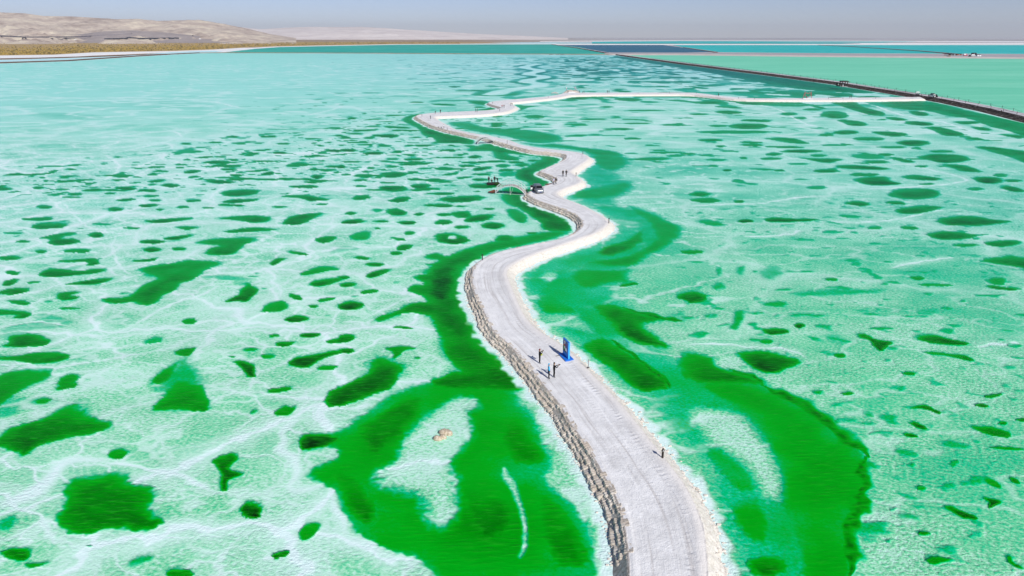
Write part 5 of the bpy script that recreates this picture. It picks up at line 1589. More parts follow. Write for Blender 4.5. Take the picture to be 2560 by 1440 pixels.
REDC = cloth('dark red knit', (.16, .02, .03)); RED2 = cloth('red jacket', (.36, .03, .04)); PINK = cloth('pink trousers', (.55, .18, .32)); GREY = cloth('grey cloth', (.16, .16, .17))
BROWNC = cloth('brown cloth', (.10, .06, .04)); GREENC = cloth('yellow green cloth', (.45, .50, .08))
SKIN = cloth('skin', (.42, .26, .18), .6); HAIRB = cloth('black hair', (.012, .010, .010), .5); SHOE = cloth('dark shoes', (.02, .02, .02), .6)
EYE = cloth('dark eyes', (.015, .012, .01), .3); LIP = cloth('lips', (.35, .12, .10), .5)
made = {}
def person(px, py, pose, rz, label, group, jacket=BLACK, trousers=BLACK, hat=HAIRB, hood=None, z=TOP_Z - .01, w=None, k=1.0):
    me, hair, J, arm = POSES[pose]
    key = (pose, jacket.name, trousers.name, hat.name, (hood or hat).name)
    if key not in made:
        m = me.copy()
        for q in (trousers, jacket, SHOE, SKIN, hat if hood is None else hood, EYE, LIP): m.materials.append(q)
        hm2 = hair.copy(); hm2.materials.append(hood or hat)
        made[key] = (m, hm2)
    m, hm2 = made[key]
    o = link('person', m)
    p = (w[0], w[1], z) if w is not None else G(px, py, z)
    o.location = p; o.rotation_euler = (0, 0, rz); o.scale = (k, k, k)
    link('hood' if hood else ('cap' if hat in (REDC,) else 'hair'), hm2, None, o)
    tag(o, label, 'person', group)
    return o
TO_R = math.pi / 2      # faces +X
g1, g2, g3 = 'visitors near the blue photo board', 'visitors on the middle bends of the white road', 'visitors on the raft beside the arched bridge'
g4, g5 = 'visitors on the far bends of the white road', 'visitors on the straight far arm of the white road'
p1 = person(1349, 908, 'photo', TO_R + .25, 'person in black with dark red cap raising a phone, left of the blue board', g1, hat=REDC)
p2 = person(1372, 946, 'pocket', TO_R + .1, 'person in a sky blue hooded jacket and black trousers standing on the white road', g1, SKY_, BLACK, SKY_, SKY_)
p3 = person(1385, 943, 'reach', TO_R + .3, 'person all in black with hood up photographing beside the one in sky blue', g1, BLACK, BLACK, BLACK, BLACK)
person(1407.3, 441.5, 'stand', .2, 'left one of two people in black standing in mid-road behind the car', g2, BLACK, BLACK)
person(1415.6, 441.5, 'pocket', -.3, 'right one of two people in black standing in mid-road behind the car', g2, DARK, BLACK, k=1.03)
person(1384.3, 461.5, 'stand', 1.2, 'person in a pale lilac jacket and dark trousers by the brown landing boards', g2, LILAC, NAVYC)
person(1389.6, 461, 'walk', -1.1, 'person in black walking beside the one in the pale lilac jacket', g2, BLACK, BLACK, k=1.02)
person(1222.3, 457.5, 'stand', .5, 'leftmost person in black standing on the dark raft by the near bridge', g3, z=.35)
person(1229, 458, 'crouch', .1, 'person in black crouching on the dark raft by the near bridge', g3, DARK, BLACK, z=.35)
person(1236.3, 457.2, 'stand', -.4, 'tall person in black upright at the middle of the dark raft', g3, z=.35, k=1.04)
person(1244.3, 456.2, 'bend', -.9, 'person in black bending forward at the right end of the dark raft', g3, z=.35)
person(1088.2, 284, 'bend', .8, 'person stooping at the outer edge of the leftmost road bend', g4)
person(1101.2, 283.2, 'stand', .3, 'person in black standing upright just right of the leftmost road bend', g4, k=1.06)
person(1076.4, 298, 'pocket', 2.2, 'person with grey jacket inside the leftmost road bend', g4, GREY, BLACK)
person(1109.6, 321.6, 'stand', 1.5, 'person in a white top walking down from the leftmost road bend', g4, WHITE, BLACK)
person(1189.4, 280.2, 'walk', 1.3, 'left one of two people walking along the upper road arm', g4, DARK, BLACK)
person(1193.6, 280.2, 'stand', 1.6, 'right one of two people walking along the upper road arm', g4)
person(1255.2, 270.2, 'stand', .4, 'person in a dark red jacket at the inner bend of the upper road', g4, RED2, BLACK)
person(1260.0, 270.2, 'pocket', -.4, 'person in brown beside the dark red jacket at the inner bend', g4, BROWNC, BLACK)
person(1277.0, 265.2, 'reach', 1.4, 'left of two people reaching to each other at the outer upper bend', g4)
person(1281.2, 263.4, 'bend', -1.6, 'stooping one of two people at the outer upper bend', g4)
hw = G(1416, 232.5, 0)
def heap_z(x, y):
    q_ = math.hypot((x - hm[0]) / 8.5, (y - hm[1]) / 9.0)
    return max(TOP_Z, 3.4 * (1 - q_ ** 1.6) + .3 * float(gn(np.array([x / 2]), np.array([y / 2]), 9)[0]))
person(0, 0, 'stand', .1, 'person in white top and pink trousers on the crest of the salt heap', g5, WHITE, PINK, z=heap_z(hw[0], hw[1]) - .03, w=hw, k=1.15)
person(1420, 233.4, 'stand', .2, 'person in black at the foot of the salt heap', g5, z=1.05)
person(1449, 232.4, 'stand', 2.0, 'person in black beside the lower end of the pink slide', g5)
person(1456.6, 232.9, 'bend', 1.2, 'stooping person in black right of the pink slide', g5)
person(1460.2, 232.9, 'stand', 1.2, 'person in black standing right of the stooping one near the slide', g5)
person(1518.2, 233, 'pocket', .3, 'left one of a pair in black on the far arm right of the salt heap', g5, k=1.05)
person(1522.4, 233, 'stand', .1, 'right one of a pair in black on the far arm right of the salt heap', g5)
person(1796, 240.5, 'stand', .5, 'lone person in black where the far arm dips towards the lake', g5, k=1.1)
person(2015.4, 246.2, 'stand', .5, 'person in black below the red heart frame', g5)
person(2124, 246, 'walk', 1.5, 'left one of a pair in black on the far arm below the dark pavilion', g5)
person(2127.6, 245.7, 'stand', 1.5, 'right one of a pair in black on the far arm below the dark pavilion', g5, k=1.08)

# held things
def held(name, o, off, rz, build, mat, label, cat):
    ob = build().build(name, mat); M = Matrix.Translation(o.location) @ Matrix.Rotation(o.rotation_euler.z, 4, 'Z')
    ob.matrix_world = M @ Matrix.Translation(off); tag(ob, label, cat); return ob
M_PHONE = plain('black glass phone', (.02, .02, .025), .2, .5)
ph = lambda: MB().box((0, 0, 0), (.17, .014, .085))
held('phone', p1, (.01, -.43, 1.50), 0, ph, M_PHONE, 'black phone held up by the person in the dark red cap', 'phone')
held('camera', p3, (0, -.56, 1.40), 0, lambda: MB().box((0, 0, 0), (.15, .07, .10)).tube([(0, -.03, 0), (0, -.13, 0)], .038, 10), M_PHONE, 'black camera held out by the hooded person in black', 'camera')
sc_b = lambda: MB().ball((0, 0, 0), (.10, .13, .17), 8, 6).tube([(0, .03, .14), (.02, .06, .42)], .012, 5)
held('bag', p1, (.16, -.24, .98), 0, sc_b, GREENC, 'yellow green bag hanging at the front of the person in the red cap', 'bag')
def bag(px, py, c, label):
    m = MB().ball((0, 0, .17), (.24, .15, .18), 8, 6, jit=.08, rnd=random.Random(1)).tube([(-.12, 0, .32), (0, 0, .44), (.12, 0, .32)], .015, 5)
    o = m.build('bag', c, None, True, G(px, py, TOP_Z - .02)); tag(o, label, 'bag', 'bags set down on the white road')
bag(1097, 319, GREY, 'grey bag set down on the road left of the person in white')
bag(1103, 320, BLACK, 'black bag set down on the road beside the person in white')
# ------------------------------------------------------------------ photo board, posts, bridges, car and the rest
M_BLUE = plain('blue painted board', (.015, .16, .62), .45, .4, .06); M_BLUE2 = plain('sunlit edge and print blue', (.04, .38, .85), .4, .4, .05)
M_NAVY = plain('navy print', (.012, .03, .22), .4, .4, .05); M_WHT = plain('white print', (.80, .80, .80), .5, .3, .04)
M_ORG = plain('rust red print', (.42, .09, .03), .5, .3, .1); M_GRN = plain('leaf green print', (.10, .36, .05), .5, .3, .15)
M_DGRN = plain('dark green print', (.02, .09, .03), .5, .3, .1); M_PURP = plain('violet print', (.16, .05, .22), .5, .3, .1)
M_BLK = plain('black paint', (.018, .018, .02), .5, .3, .2); M_STEEL = plain('white painted steel', (.64, .66, .67), .4, .4, .05)
M_WOOD = plain('worn plank wood', (.30, .18, .09), .85, .1, .35, 4); M_WOODR = plain('red brown plank wood', (.24, .09, .05), .85, .1, .35, 4)
M_WOODG = plain('grey plank wood', (.38, .32, .30), .85, .1, .3, 4); M_DWOOD = plain('dark stained timber', (.045, .035, .03), .8, .15, .3, 3)
M_LEAF = plain('dark shrub leaf', (.035, .10, .02), .8, .1, .4, 5); M_GREYP = plain('grey plastic post', (.30, .30, .31), .6, .3, .1)
M_PINK = plain('pink plastic', (.72, .30, .45), .4, .4, .08); M_REDP = plain('red painted steel', (.50, .05, .10), .4, .4, .1)
M_RUST = plain('rust brown rubble', (.17, .055, .035), .95, .05, .4, 1.0); M_CANV = plain('white canvas', (.75, .75, .74), .8, .1, .06)
M_RUBBER = plain('tyre rubber', (.02, .02, .02), .8, .2, .1); M_GLASS = plain('dark car glass', (.012, .014, .016), .08, .6, .05)
M_SILV = plain('silver car paint', (.24, .26, .28), .28, .6, .05, 2, .4); M_ORANGE = plain('orange machine paint', (.70, .27, .04), .5, .4, .2)
M_LAMP = plain('lamp glass', (.70, .72, .74), .15, .6, .05); M_CHROME = plain('bright trim', (.60, .61, .62), .25, .6, .05, 6, .8)

# blue photo board
A_ = Vector(G(1408.5, 886, TOP_Z)); B_ = Vector(G(1422.0, 900, TOP_Z))
dv_ = (B_ - A_); Lw = dv_.length; ang = math.atan2(dv_.y, dv_.x)
mid_ = (A_ + B_) / 2
bo = empty('photo_board', (mid_.x, mid_.y, TOP_Z - .02), ang, 'tall blue photo board with printed picture at the right edge of the white road', 'signboard')
Hh = 2.0
# local: X along the panel (towards the camera), +Y is towards the right of the picture
MB().box((0, 0, .07), (Lw + .45, 1.0, .14)).build('plinth', M_BLUE, bo)
MB().box((0, 0, .14 + Hh / 2), (Lw, .18, Hh)).build('panel', [M_BLUE], bo)
MB().box((Lw / 2 + .012, 0, .14 + Hh / 2), (.02, .19, Hh + .01)).build('sunlit_edge_strip', M_BLUE2, bo)  # sunlight on the panel's side painted as a lighter blue strip
sgn = -1 if (Matrix.Rotation(ang, 3, 'Z') @ Vector((0, 1, 0))).x > 0 else 1
fy = sgn * .093
def patch(name, x, z, w, h, m, dy=.004):
    MB().box((x * (1 if sgn > 0 else 1), fy + sgn * dy, z), (w, .006, h)).build(name, m, bo)
def blob(name, x, z, rx, rz, m, dy=.010):
    vs = [(x + rx * math.cos(a), fy + sgn * dy, z + rz * math.sin(a)) for a in [k * math.pi / 8 for k in range(16)]]
    vs2 = [(a, b + sgn * .005, c) for a, b, c in vs]
    MB().add(vs + vs2, [list(range(16)), list(range(16, 32))] + [(k, (k + 1) % 16, 16 + (k + 1) % 16, 16 + k) for k in range(16)]).build(name, m, bo)
patch('header_print', 0, 2.02, Lw * .9, .14, M_BLUE2)
patch('sky_print', -.12, 1.72, Lw * .74, .62, M_NAVY)
patch('meadow_print', -.18, 1.02, Lw * .62, .74, M_DGRN)
blob('emblem_print', -.22, 1.84, .17, .15, M_WHT)
blob('emblem_bar_print', -.2, 1.64, .13, .05, M_WHT, .012)
blob('figure_print', -.30, 1.42, .30, .16, M_ORG, .012)
blob('leaf_print', -.42, 1.10, .16, .26, M_GRN, .014)
blob('figure_print', .22, 1.28, .30, .12, M_PURP, .014)
blob('shirt_print', .18, 1.02, .24, .24, M_WHT, .016)
blob('shirt_print', -.16, 1.20, .12, .16, M_WHT, .018)
blob('dark_print', .1, .80, .14, .07, M_NAVY, .02)  # dark navy patch of the printed picture
patch('caption_print', 0, .44, Lw * .8, .08, M_BLUE2, .006)
MB().tube([(-Lw * .42, sgn * .5, .05), (-Lw * .42, sgn * 1.0, .04)], .03, 6).build('thin_black_rod', M_BLK, bo)  # thin black rod lying out from the plinth

# marker posts of the road
post_proto = None
def road_post(px, py, label, h=.95, z=TOP_Z - .04):
    global post_proto
    p = G(px, py, TOP_Z)
    if post_proto is None:
        o = empty('marker_post', p); post_proto = o
        MB().box((0, 0, .42), (.12, .12, .84), taper=.9).build('shaft', M_DWOOD, o)
        MB().box((0, 0, .90), (.20, .16, .16), taper=.75).build('head', M_BLK, o)
    else:
        o = copy_tree(post_proto)
    o.location = (p[0], p[1], z); o.rotation_euler = (0, 0, px * .7); o.scale = (1, 1, h / .95)
    tag(o, label, 'post', 'dark marker posts along the white road')
for px, py, lb, h in [
    (1206, 650, 'dark marker post on the left edge where the near road starts to bend', 1.0),
    (1522, 557.5, 'dark marker post at the tip of the big right-hand bend', 1.0),
    (1440, 441, 'dark marker post right of the two people in mid-road', 1.0),
    (1457, 386, 'dark marker post on the far right bend behind the two people', 1.0),
    (1268, 358.5, 'dark marker post on the road just right of the small bridge', 1.0),
    (1118, 325, 'grey marker post below the person in the white top', .95),
    (1055, 291, 'dark marker post at the tip of the leftmost bend', 1.1),
    (1249, 278, 'dark marker post on the upper arm before the outer bend', 1.0),
    (1231, 259, 'dark marker post at the inner tip of the upper bend', .9),
    (1371, 244.5, 'dark marker post on the sloping arm before the salt heap', .9),
    (1595, 234, 'low dark marker post on the far arm, first right of the pair', .6),
    (1673, 233.6, 'dark marker post on the far arm where it is straight', 1.2),
    (1741, 234.5, 'dark marker post where the far arm starts to dip', 1.0),
    (1846, 246.5, 'dark marker post right of the lone person on the far arm', .9),
    (1886, 248.5, 'dark marker post left of the red heart frame', .9),
    (2071, 247.4, 'stout dark marker post right of the red heart frame', 1.3),
    (2107, 247.0, 'dark marker post left of the walking pair on the far arm', .9),
    (2189, 246.5, 'dark marker post nearest the dike on the far arm', 1.0)]:
    road_post(px, py, lb, h)
o = empty('marker_post', G(1470.5, 919.5, TOP_Z - .03)); tag(o, 'slender grey marker post on the right edge just past the photo board', 'post', 'dark marker posts along the white road')
MB().tube([(0, 0, 0), (.03, 0, 1.0)], [.055, .05], 8).build('shaft', M_GREYP, o); MB().box((0, 0, .03), (.26, .2, .06)).build('foot', M_DWOOD, o)
MB().ball((.03, 0, 1.0), (.055, .055, .04), 8, 4).build('head', M_GREYP, o)
o = empty('signpost', G(1656, 1145, TOP_Z - .03), .5); tag(o, 'dark wooden signpost with a lozenge-shaped head on the near road', 'signpost')
MB().box((0, 0, .34), (.13, .13, .68)).build('shaft', M_DWOOD, o)
MB().add([(-.16, -.05, .72), (0, -.05, .52), (.16, -.05, .72), (0, -.05, 1.02), (-.16, .05, .72), (0, .05, .52), (.16, .05, .72), (0, .05, 1.02)],
         [(0, 1, 2, 3), (4, 5, 6, 7), (0, 1, 5, 4), (1, 2, 6, 5), (2, 3, 7, 6), (3, 0, 4, 7)]).build('head', M_DWOOD, o)
MB().add([(-.10, -.056, .72), (0, -.056, .60), (.10, -.056, .72), (0, -.056, .90), (-.10, -.062, .72), (0, -.062, .60), (.10, -.062, .72), (0, -.062, .90)],
         [(0, 1, 2, 3), (4, 5, 6, 7), (0, 1, 5, 4), (1, 2, 6, 5), (2, 3, 7, 6), (3, 0, 4, 7)]).build('plate', M_GREYP, o)

# arched footbridges
def bridge(a_px, b_px, rise, wdt, label, deckm, nposts=9):
    a = Vector(G(*a_px, .25)); b = Vector(G(*b_px, .25)); d = b - a; L = d.length
    o = empty('arched_footbridge', (a + d / 2), math.atan2(d.y, d.x), label, 'bridge', 'white arched footbridges')
    R_ = (L * L / 4 + rise * rise) / (2 * rise); th = math.asin(L / 2 / R_)
    arc_ = lambda t, dz=0: (R_ * math.sin(th * t), R_ * math.cos(th * t) - R_ + rise + dz)
    n = 22
    for y in (-wdt / 2, wdt / 2):
        ts = [-1 + 2 * i / n for i in range(n + 1)]
        MB().tube([(arc_(t)[0], y, arc_(t)[1] - .06) for t in ts], .075, 6).build('arch_beam', M_STEEL, o)
        MB().tube([(arc_(t)[0], y, arc_(t)[1] + 1.15) for t in ts], .05, 6).build('handrail', M_STEEL, o)
        MB().tube([(arc_(t)[0], y, arc_(t)[1] + .62) for t in ts], .025, 5).build('middle_rail', M_STEEL, o)
        for i in range(nposts):
            t = -1 + 2 * i / (nposts - 1); x, z = arc_(t)
            MB().tube([(x, y, z), (x, y, z + 1.15)], .04, 6).build('rail_post', M_STEEL, o)
        bal = MB()
        for i in range(46):
            t = -1 + 2 * (i + .5) / 46; x, z = arc_(t); bal.tube([(x, y, z + .05), (x, y, z + .62)], .011, 4)
        tag(bal.build('balusters', M_STEEL, o), kind='stuff')
    np_ = 34
    pm = MB().box((0, 0, 0), (L / np_ * 1.02, wdt - .1, .05)).mesh('plank_mesh'); pm.materials.append(deckm)
    for i in range(np_):
        t = -1 + 2 * (i + .5) / np_; x, z = arc_(t)
        c = bpy.data.objects.new('plank', pm); COL.objects.link(c); c.parent = o
        c.location = (x, 0, z + .02); c.rotation_euler = (0, th * t, 0)
    y = -wdt / 2 - .12
    MB().tube([(-L / 2, y, .0), (L / 2, y, .0)], .03, 6).build('tie_rod', M_STEEL, o)
    MB().tube([(0, y, rise + .8), (0, y, -.2)], .045, 6).build('centre_post', M_STEEL, o)
    MB().tube([(.1, y, -.1), (.75, y, rise - .25)], .025, 5).build('strut', M_STEEL, o)
    return o
br1 = bridge((1241, 481), (1315.5, 485), 1.95, 1.8, 'larger white arched footbridge beside the parked car', M_WOODG, 10)
br2 = bridge((1191.5, 358.6), (1235, 356.6), 1.75, 1.9, 'smaller white arched footbridge at the upper left bank of the road', M_DWOOD, 9)

# landing stages and raft, each board a part
def stage(name, px_a, px_b, wd, nb, m, label, z=.35, cat='landing stage', grp=None, thick=.07):
    a = Vector(G(*px_a, z)); b = Vector(G(*px_b, z)); d = b - a; L = d.length
    o = empty(name, a + d / 2, math.atan2(d.y, d.x), label, cat, grp)
    pm = MB().box((0, 0, 0), (L / nb * .93, wd, thick)).mesh('board_mesh'); pm.materials.append(m)
    for i in range(nb):
        c = bpy.data.objects.new('board', pm); COL.objects.link(c); c.parent = o
        c.location = (-L / 2 + L * (i + .5) / nb, random.uniform(-.04, .04), -thick / 2 + random.uniform(-.012, .012)); c.rotation_euler = (0, 0, random.uniform(-.02, .02))
    for y in (-wd * .36, wd * .36):
        MB().box((0, y, -thick - .075 ), (L, .14, .15)).build('bearer', M_DWOOD, o)
    return o
stage('landing_stage', (1226, 480), (1241, 475), 1.5, 7, M_WOODR, 'red brown board ramp at the left foot of the larger bridge', .42)
stage('landing_stage', (1350.5, 468.2), (1370.5, 466.2), 1.5, 9, M_WOOD, 'tan board stage lying at the water edge behind the car', .45)
stage('landing_stage', (1366.5, 461), (1385, 458.8), 1.4, 8, M_WOODR, 'brown board stage at the feet of the person in lilac', .5)
stage('raft', (1218.5, 458.4), (1248.5, 457.2), 2.6, 12, M_DWOOD, 'low dark board raft carrying four people left of the larger bridge', .35, 'raft')

# small shrubs at the bridge feet
def shrub(px, py, r, h, label, seed, z=.15):
    rr_ = random.Random(seed); p = G(px, py, z)
    o = empty('shrub', p); tag(o, label, 'shrub', 'dark shrubs at the bridge feet')
    st = MB()
    for _ in range(6):
        a = rr_.uniform(0, 6.28); st.tube([(0, 0, 0), (r * .4 * math.cos(a), r * .4 * math.sin(a), h * .6)], [.03, .012], 4)
    st.build('stems', M_DWOOD, o)
    lf = MB()
    for _ in range(260):
        a = rr_.uniform(0, 6.28); q_ = math.sqrt(rr_.random()); zz = h * rr_.uniform(.15, 1) * (1 - .5 * q_ * q_)
        c = Vector((r * q_ * math.cos(a), r * q_ * math.sin(a), zz)); s_ = rr_.uniform(.05, .12)
        u = Vector((rr_.gauss(0, 1), rr_.gauss(0, 1), rr_.gauss(0, 1))).normalized(); v = u.cross(Vector((0, 0, 1))).normalized()
        lf.add([c - u * s_, c + v * s_ * .5, c + u * s_, c - v * s_ * .5], [(0, 1, 2, 3)])
    tag(lf.build('foliage', M_LEAF, o), kind='stuff')
shrub(1318.5, 480, .95, .75, 'dark green shrub between the larger bridge and the car', 3, .5)
shrub(1246, 464, .8, .8, 'dark green shrub behind the left end of the larger bridge', 4)
shrub(1240.5, 461.5, .6, .55, 'small dark shrub between the raft and the larger bridge', 5)

# silver car facing the camera with an open side door
cp = Vector(G(1345.5, 482, TOP_Z)); CY = .22
car = empty('parked_car', (cp.x, cp.y + 1.0, TOP_Z - .03), CY, 'silver-grey people carrier parked at the bridge with its side door open', 'car')
def loft(secs, n_close=True):
    """body from cross-sections (y, half width bottom, half width top, z bottom, z mid, z top)"""
    m = MB(); rows = []
    vs = []; fs = []
    for (y, wb, wt, zb, zm, zt) in secs:
        vs += [(-wb * .94, y, zb), (-wb, y, zm * .55 + zb * .45), (-wb, y, zm), (-wt, y, zt - .04), (-wt * .8, y, zt), (wt * .8, y, zt), (wt, y, zt - .04), (wb, y, zm), (wb, y, zm * .55 + zb * .45), (wb * .94, y, zb)]
    k = 10; n = len(secs)
    for i in range(n - 1):
        for j in range(k):
            fs.append((i * k + j, i * k + (j + 1) % k, (i + 1) * k + (j + 1) % k, (i + 1) * k + j))
    fs.append(tuple(range(k))); fs.append(tuple(range((n - 1) * k, n * k)))
    return m.add(vs, fs)
body = loft([(-2.22, .74, .68, .32, .60, .72), (-2.10, .86, .80, .26, .72, .90), (-1.75, .91, .82, .24, .86, 1.00), (-1.25, .92, .80, .24, .95, 1.08), (-.62, .92, .68, .24, .98, 1.62), (-.1, .92, .68, .24, .98, 1.74), (1.4, .92, .68, .24, .98, 1.76), (2.05, .90, .66, .26, .96, 1.62), (2.25, .86, .62, .34, .90, 1.05)])
body.build('body', M_SILV, car, True)
def quad(name, p, m, t_=.012):
    p = [Vector(q) for q in p]; nrm = (p[1] - p[0]).cross(p[2] - p[0]).normalized() * t_
    k = len(p)
    return MB().add([q + nrm for q in p] + [q - nrm for q in p], [tuple(range(k)), tuple(range(2 * k - 1, k - 1, -1))] + [(i, (i + 1) % k, k + (i + 1) % k, k + i) for i in range(k)]).build(name, m, car)
quad('windscreen', [(-.74, -1.22, 1.10), (.74, -1.22, 1.10), (.60, -.64, 1.60), (-.60, -.64, 1.60)], M_GLASS, .02)
for s in (-1, 1):
    quad('side_window', [(s * .915, -.85, 1.02), (s * .915, -.05, 1.02), (s * .72, -.15, 1.62), (s * .72, -.55, 1.56)], M_GLASS, .02)
    if s > 0: quad('side_window', [(s * .915, .02, 1.02), (s * .915, 1.05, 1.02), (s * .72, 1.0, 1.63), (s * .72, .02, 1.63)], M_GLASS, .02)
    quad('side_window', [(s * .915, 1.15, 1.02), (s * .915, 1.9, 1.02), (s * .71, 1.85, 1.58), (s * .71, 1.12, 1.63)], M_GLASS, .02)
    quad('headlight', [(s * .50, -2.165, .70), (s * .80, -2.08, .72), (s * .80, -2.04, .84), (s * .50, -2.13, .82)], M_LAMP, .02)
    mr = MB().box((s * 1.06, -.95, 1.10), (.2, .12, .16)).tube([(s * .90, -.92, 1.05), (s * 1.02, -.95, 1.08)], .025, 5).build('wing_mirror', M_BLK, car)
    for y in (-1.40, 1.45):
        w_ = MB().tube([(s * .74, y, .32), (s * .95, y, .32)], .33, 16).build('wheel', M_RUBBER, car)
        MB().tube([(s * .93, y, .32), (s * .965, y, .32)], .20, 12).build('rim', M_CHROME, w_)
MB().box((0, -2.19, .62), (.92, .05, .16)).build('grille', M_BLK, car)
MB().box((0, -2.22, .43), (1.5, .08, .16), taper=.97).build('front_bumper', M_SILV, car)
MB().box((0, -2.27, .46), (.46, .02, .13)).build('number_plate', M_NAVY, car)
MB().box((0, -2.20, .72), (.7, .04, .03)).build('trim_strip', M_CHROME, car)
MB().box((0, .4, 1.775), (.9, 1.5, .03)).build('roof_panel', M_SILV, car)
MB().box((-.90, .55, .78), (.05, .95, .95)).build('door_opening_shade', M_BLK, car)  # flat black panel stands in for the shaded cabin behind the doorway
sd_o = MB().box((-1.28, .98, .92), (.75, .06, 1.15)).build('side_door', M_SILV, car)
MB().box((-1.28, .945, 1.24), (.56, .02, .42)).build('door_window', M_GLASS, sd_o)
MB().box((-1.28, .94, .72), (.5, .02, .4)).build('door_trim', M_CANV, sd_o)

# tan salt-crusted lump in the near lagoon, in two pieces
def lump(px, py, parts_, label):
    p = G(px, py, 0); o = empty('salt_rock', p, 0, label, 'rock', 'tan salt rocks in the near lagoon')
    for nme, c, r in parts_:
        m = MB().ball(c, r, 14, 9); rr_ = random.Random(int(abs(c[0]) * 100) + 3); vv = []
        for v in m.v:
            f = 1 + .16 * float(gn(np.array([v[0] * 4.1]), np.array([v[1] * 4.1 + v[2] * 3]), 7)[0]) + .07 * math.sin(14 * math.atan2(v[1] - c[1], v[0] - c[0]))
            vv.append(((v[0] - c[0]) * f + c[0], (v[1] - c[1]) * f + c[1], min(c[2] + (v[2] - c[2]) * f, .34 + .05 * f)))
        m.v = vv; m.build(nme, M_TAN, o, True)
    return o
t = NT('tan salt rock'); n_ = t.noise(t.obj(), 7, 4, .7)
t.bump(n_, .8, .05); M_TAN = t.fin(t.ramp(n_, [(.3, (.30, .23, .14)), (.5, (.50, .42, .31)), (.7, (.74, .68, .58))]), .9, .1)
lump(1113.5, 1084, [('slab', (0, 0, .1), (.66, .42, .36)), ('knob', (.34, -.14, .1), (.38, .34, .34))], 'larger tan rock, upper of the two touching lumps in the near lagoon')
lump(1100, 1098, [('slab', (-.18, -.05, .06), (.46, .33, .34)), ('knob', (.26, .18, .06), (.36, .28, .30))], 'smaller tan rock, lower of the two touching lumps in the near lagoon')

# rope fences of the dike
def fence(off, y0, y1, step, label, rope_h=(.95,)):
    p0, i0 = dike_at(y0, off); p1_, i1 = dike_at(y1, off)
    i0, i1 = sorted((i0, i1))
    P = LL[i0:i1] + NN[i0:i1] * off
    sl = np.concatenate([[0], np.cumsum(np.linalg.norm(np.diff(P, axis=0), axis=1))])
    o = empty('rope_fence', (P[0][0], P[0][1], 0)); tag(o, label, 'fence', 'rope fences of the dike road')
    pm = MB().tube([(0, 0, 0), (0, 0, 1.25)], [.085, .075], 6).ball((0, 0, 1.3), .11, 6, 4).mesh('fence_post_mesh'); pm.materials.append(M_DWOOD)
    tops = []
    for s in np.arange(0, sl[-1], step):
        q_ = [np.interp(s, sl, P[:, k]) for k in (0, 1)]
        c = bpy.data.objects.new('fence_post', pm); COL.objects.link(c); c.parent = o
        c.location = (q_[0] - P[0][0], q_[1] - P[0][1], 1.84); tops.append(Vector((q_[0] - P[0][0], q_[1] - P[0][1], 1.84)))
    path = []
    for a, b in zip(tops[:-1], tops[1:]):
        for k in range(4):
            f = k / 4; path.append(a.lerp(b, f) + Vector((0, 0, 1.05 - .35 * math.sin(math.pi * f))))
    MB().tube(path, .035, 4).build('rope', M_DWOOD, o)
fence(8.7, 150, 300, 12.5, 'far rope fence of the dike road, on the side of the mint pond')
fence(3.4, 150, 300, 14.5, 'near rope fence of the dike road, on the side of the pools')
# pavilion and kiosk on the dike
pp, _ = dike_at(216, 5.2)
pav = empty('pavilion', (G(2108, 216.6, 1.85)[0], G(2108, 216.6, 1.85)[1], 1.84), .1, 'tall dark open pavilion with flat roof standing on the dike road', 'pavilion')
for x in (-1.9, 1.9):
    for y in (-1.5, 1.5): MB().box((x, y, 1.65), (.38, .38, 3.3)).build('pillar', M_DWOOD, pav)
MB().box((0, 0, 3.55), (4.9, 4.0, .5)).box((0, 0, 3.9), (4.4, 3.5, .24)).build('roof', M_DWOOD, pav)
MB().box((0, .6, 1.3), (.9, .5, 2.6)).build('inner_panel', M_GREYP, pav)
MB().box((0, 0, .1), (4.6, 3.8, .2)).build('floor_slab', M_ROADG, pav)
kk = empty('kiosk', (G(2094, 215, 1.85)[0], G(2094, 215, 1.85)[1], 1.84), .2, 'small dark kiosk on the dike left of the tall pavilion', 'kiosk')
MB().box((0, 0, 1.0), (1.4, 1.2, 2.0)).build('cabin', M_DWOOD, kk); MB().box((0, 0, 2.1), (1.8, 1.6, .2)).build('roof', M_BLK, kk); MB().box((0, -.62, 1.2), (.7, .04, .7)).build('window', M_GREYP, kk)
# junction: rubble heap, culvert, stall, van, people on the dike
def heap(name, px, py, r, h, m, label, seed, cat='heap', z=0.0):
    rr_ = random.Random(seed); p = G(px, py, z); mb = MB()
    for _ in range(70):
        a = rr_.uniform(0, 6.28); q_ = math.sqrt(rr_.random()); s_ = rr_.uniform(.12, .38)
        mb.ball((r[0] * q_ * math.cos(a), r[1] * q_ * math.sin(a), h * (1 - q_) * rr_.uniform(.5, 1)), (s_, s_ * rr_.uniform(.7, 1.1), s_ * rr_.uniform(.5, .9)), 5, 4, jit=.25, rnd=rr_)
    o = mb.build(name, m, None, False, p); tag(o, label, cat)
heap('rubble_heap', 2276, 246.5, (3.6, 3.2), 1.6, M_RUST, 'rust red rubble heap where the white arm meets the dike', 2)
heap('rubble_heap', 2306, 246.3, (2.6, 3.0), 1.5, M_RUB, 'dark rubble heap right of the junction of the white arm', 6)
cu = empty('culvert', G(2280, 249.5, .1)); tag(cu, 'dark culvert mouth under the dike below the rust red rubble', 'culvert')
MB().tube([(0, -1.0, .35), (0, 2.5, .35)], .6, 12).build('pipe', M_BLK, cu); MB().box((0, -.2, .2), (2.4, .4, 1.0)).build('head_wall', M_DWOOD, cu)
st = empty('stall', (G(2293, 239.3, 1.85)[0], G(2293, 239.3, 1.85)[1], 1.84), -.5, 'small stall with white canopy on the dike above the junction', 'stall')
for x in (-1, 1):
    for y in (-.8, .8): MB().tube([(x, y, 0), (x, y, 1.9)], .05, 5).build('pole', M_BLK, st)
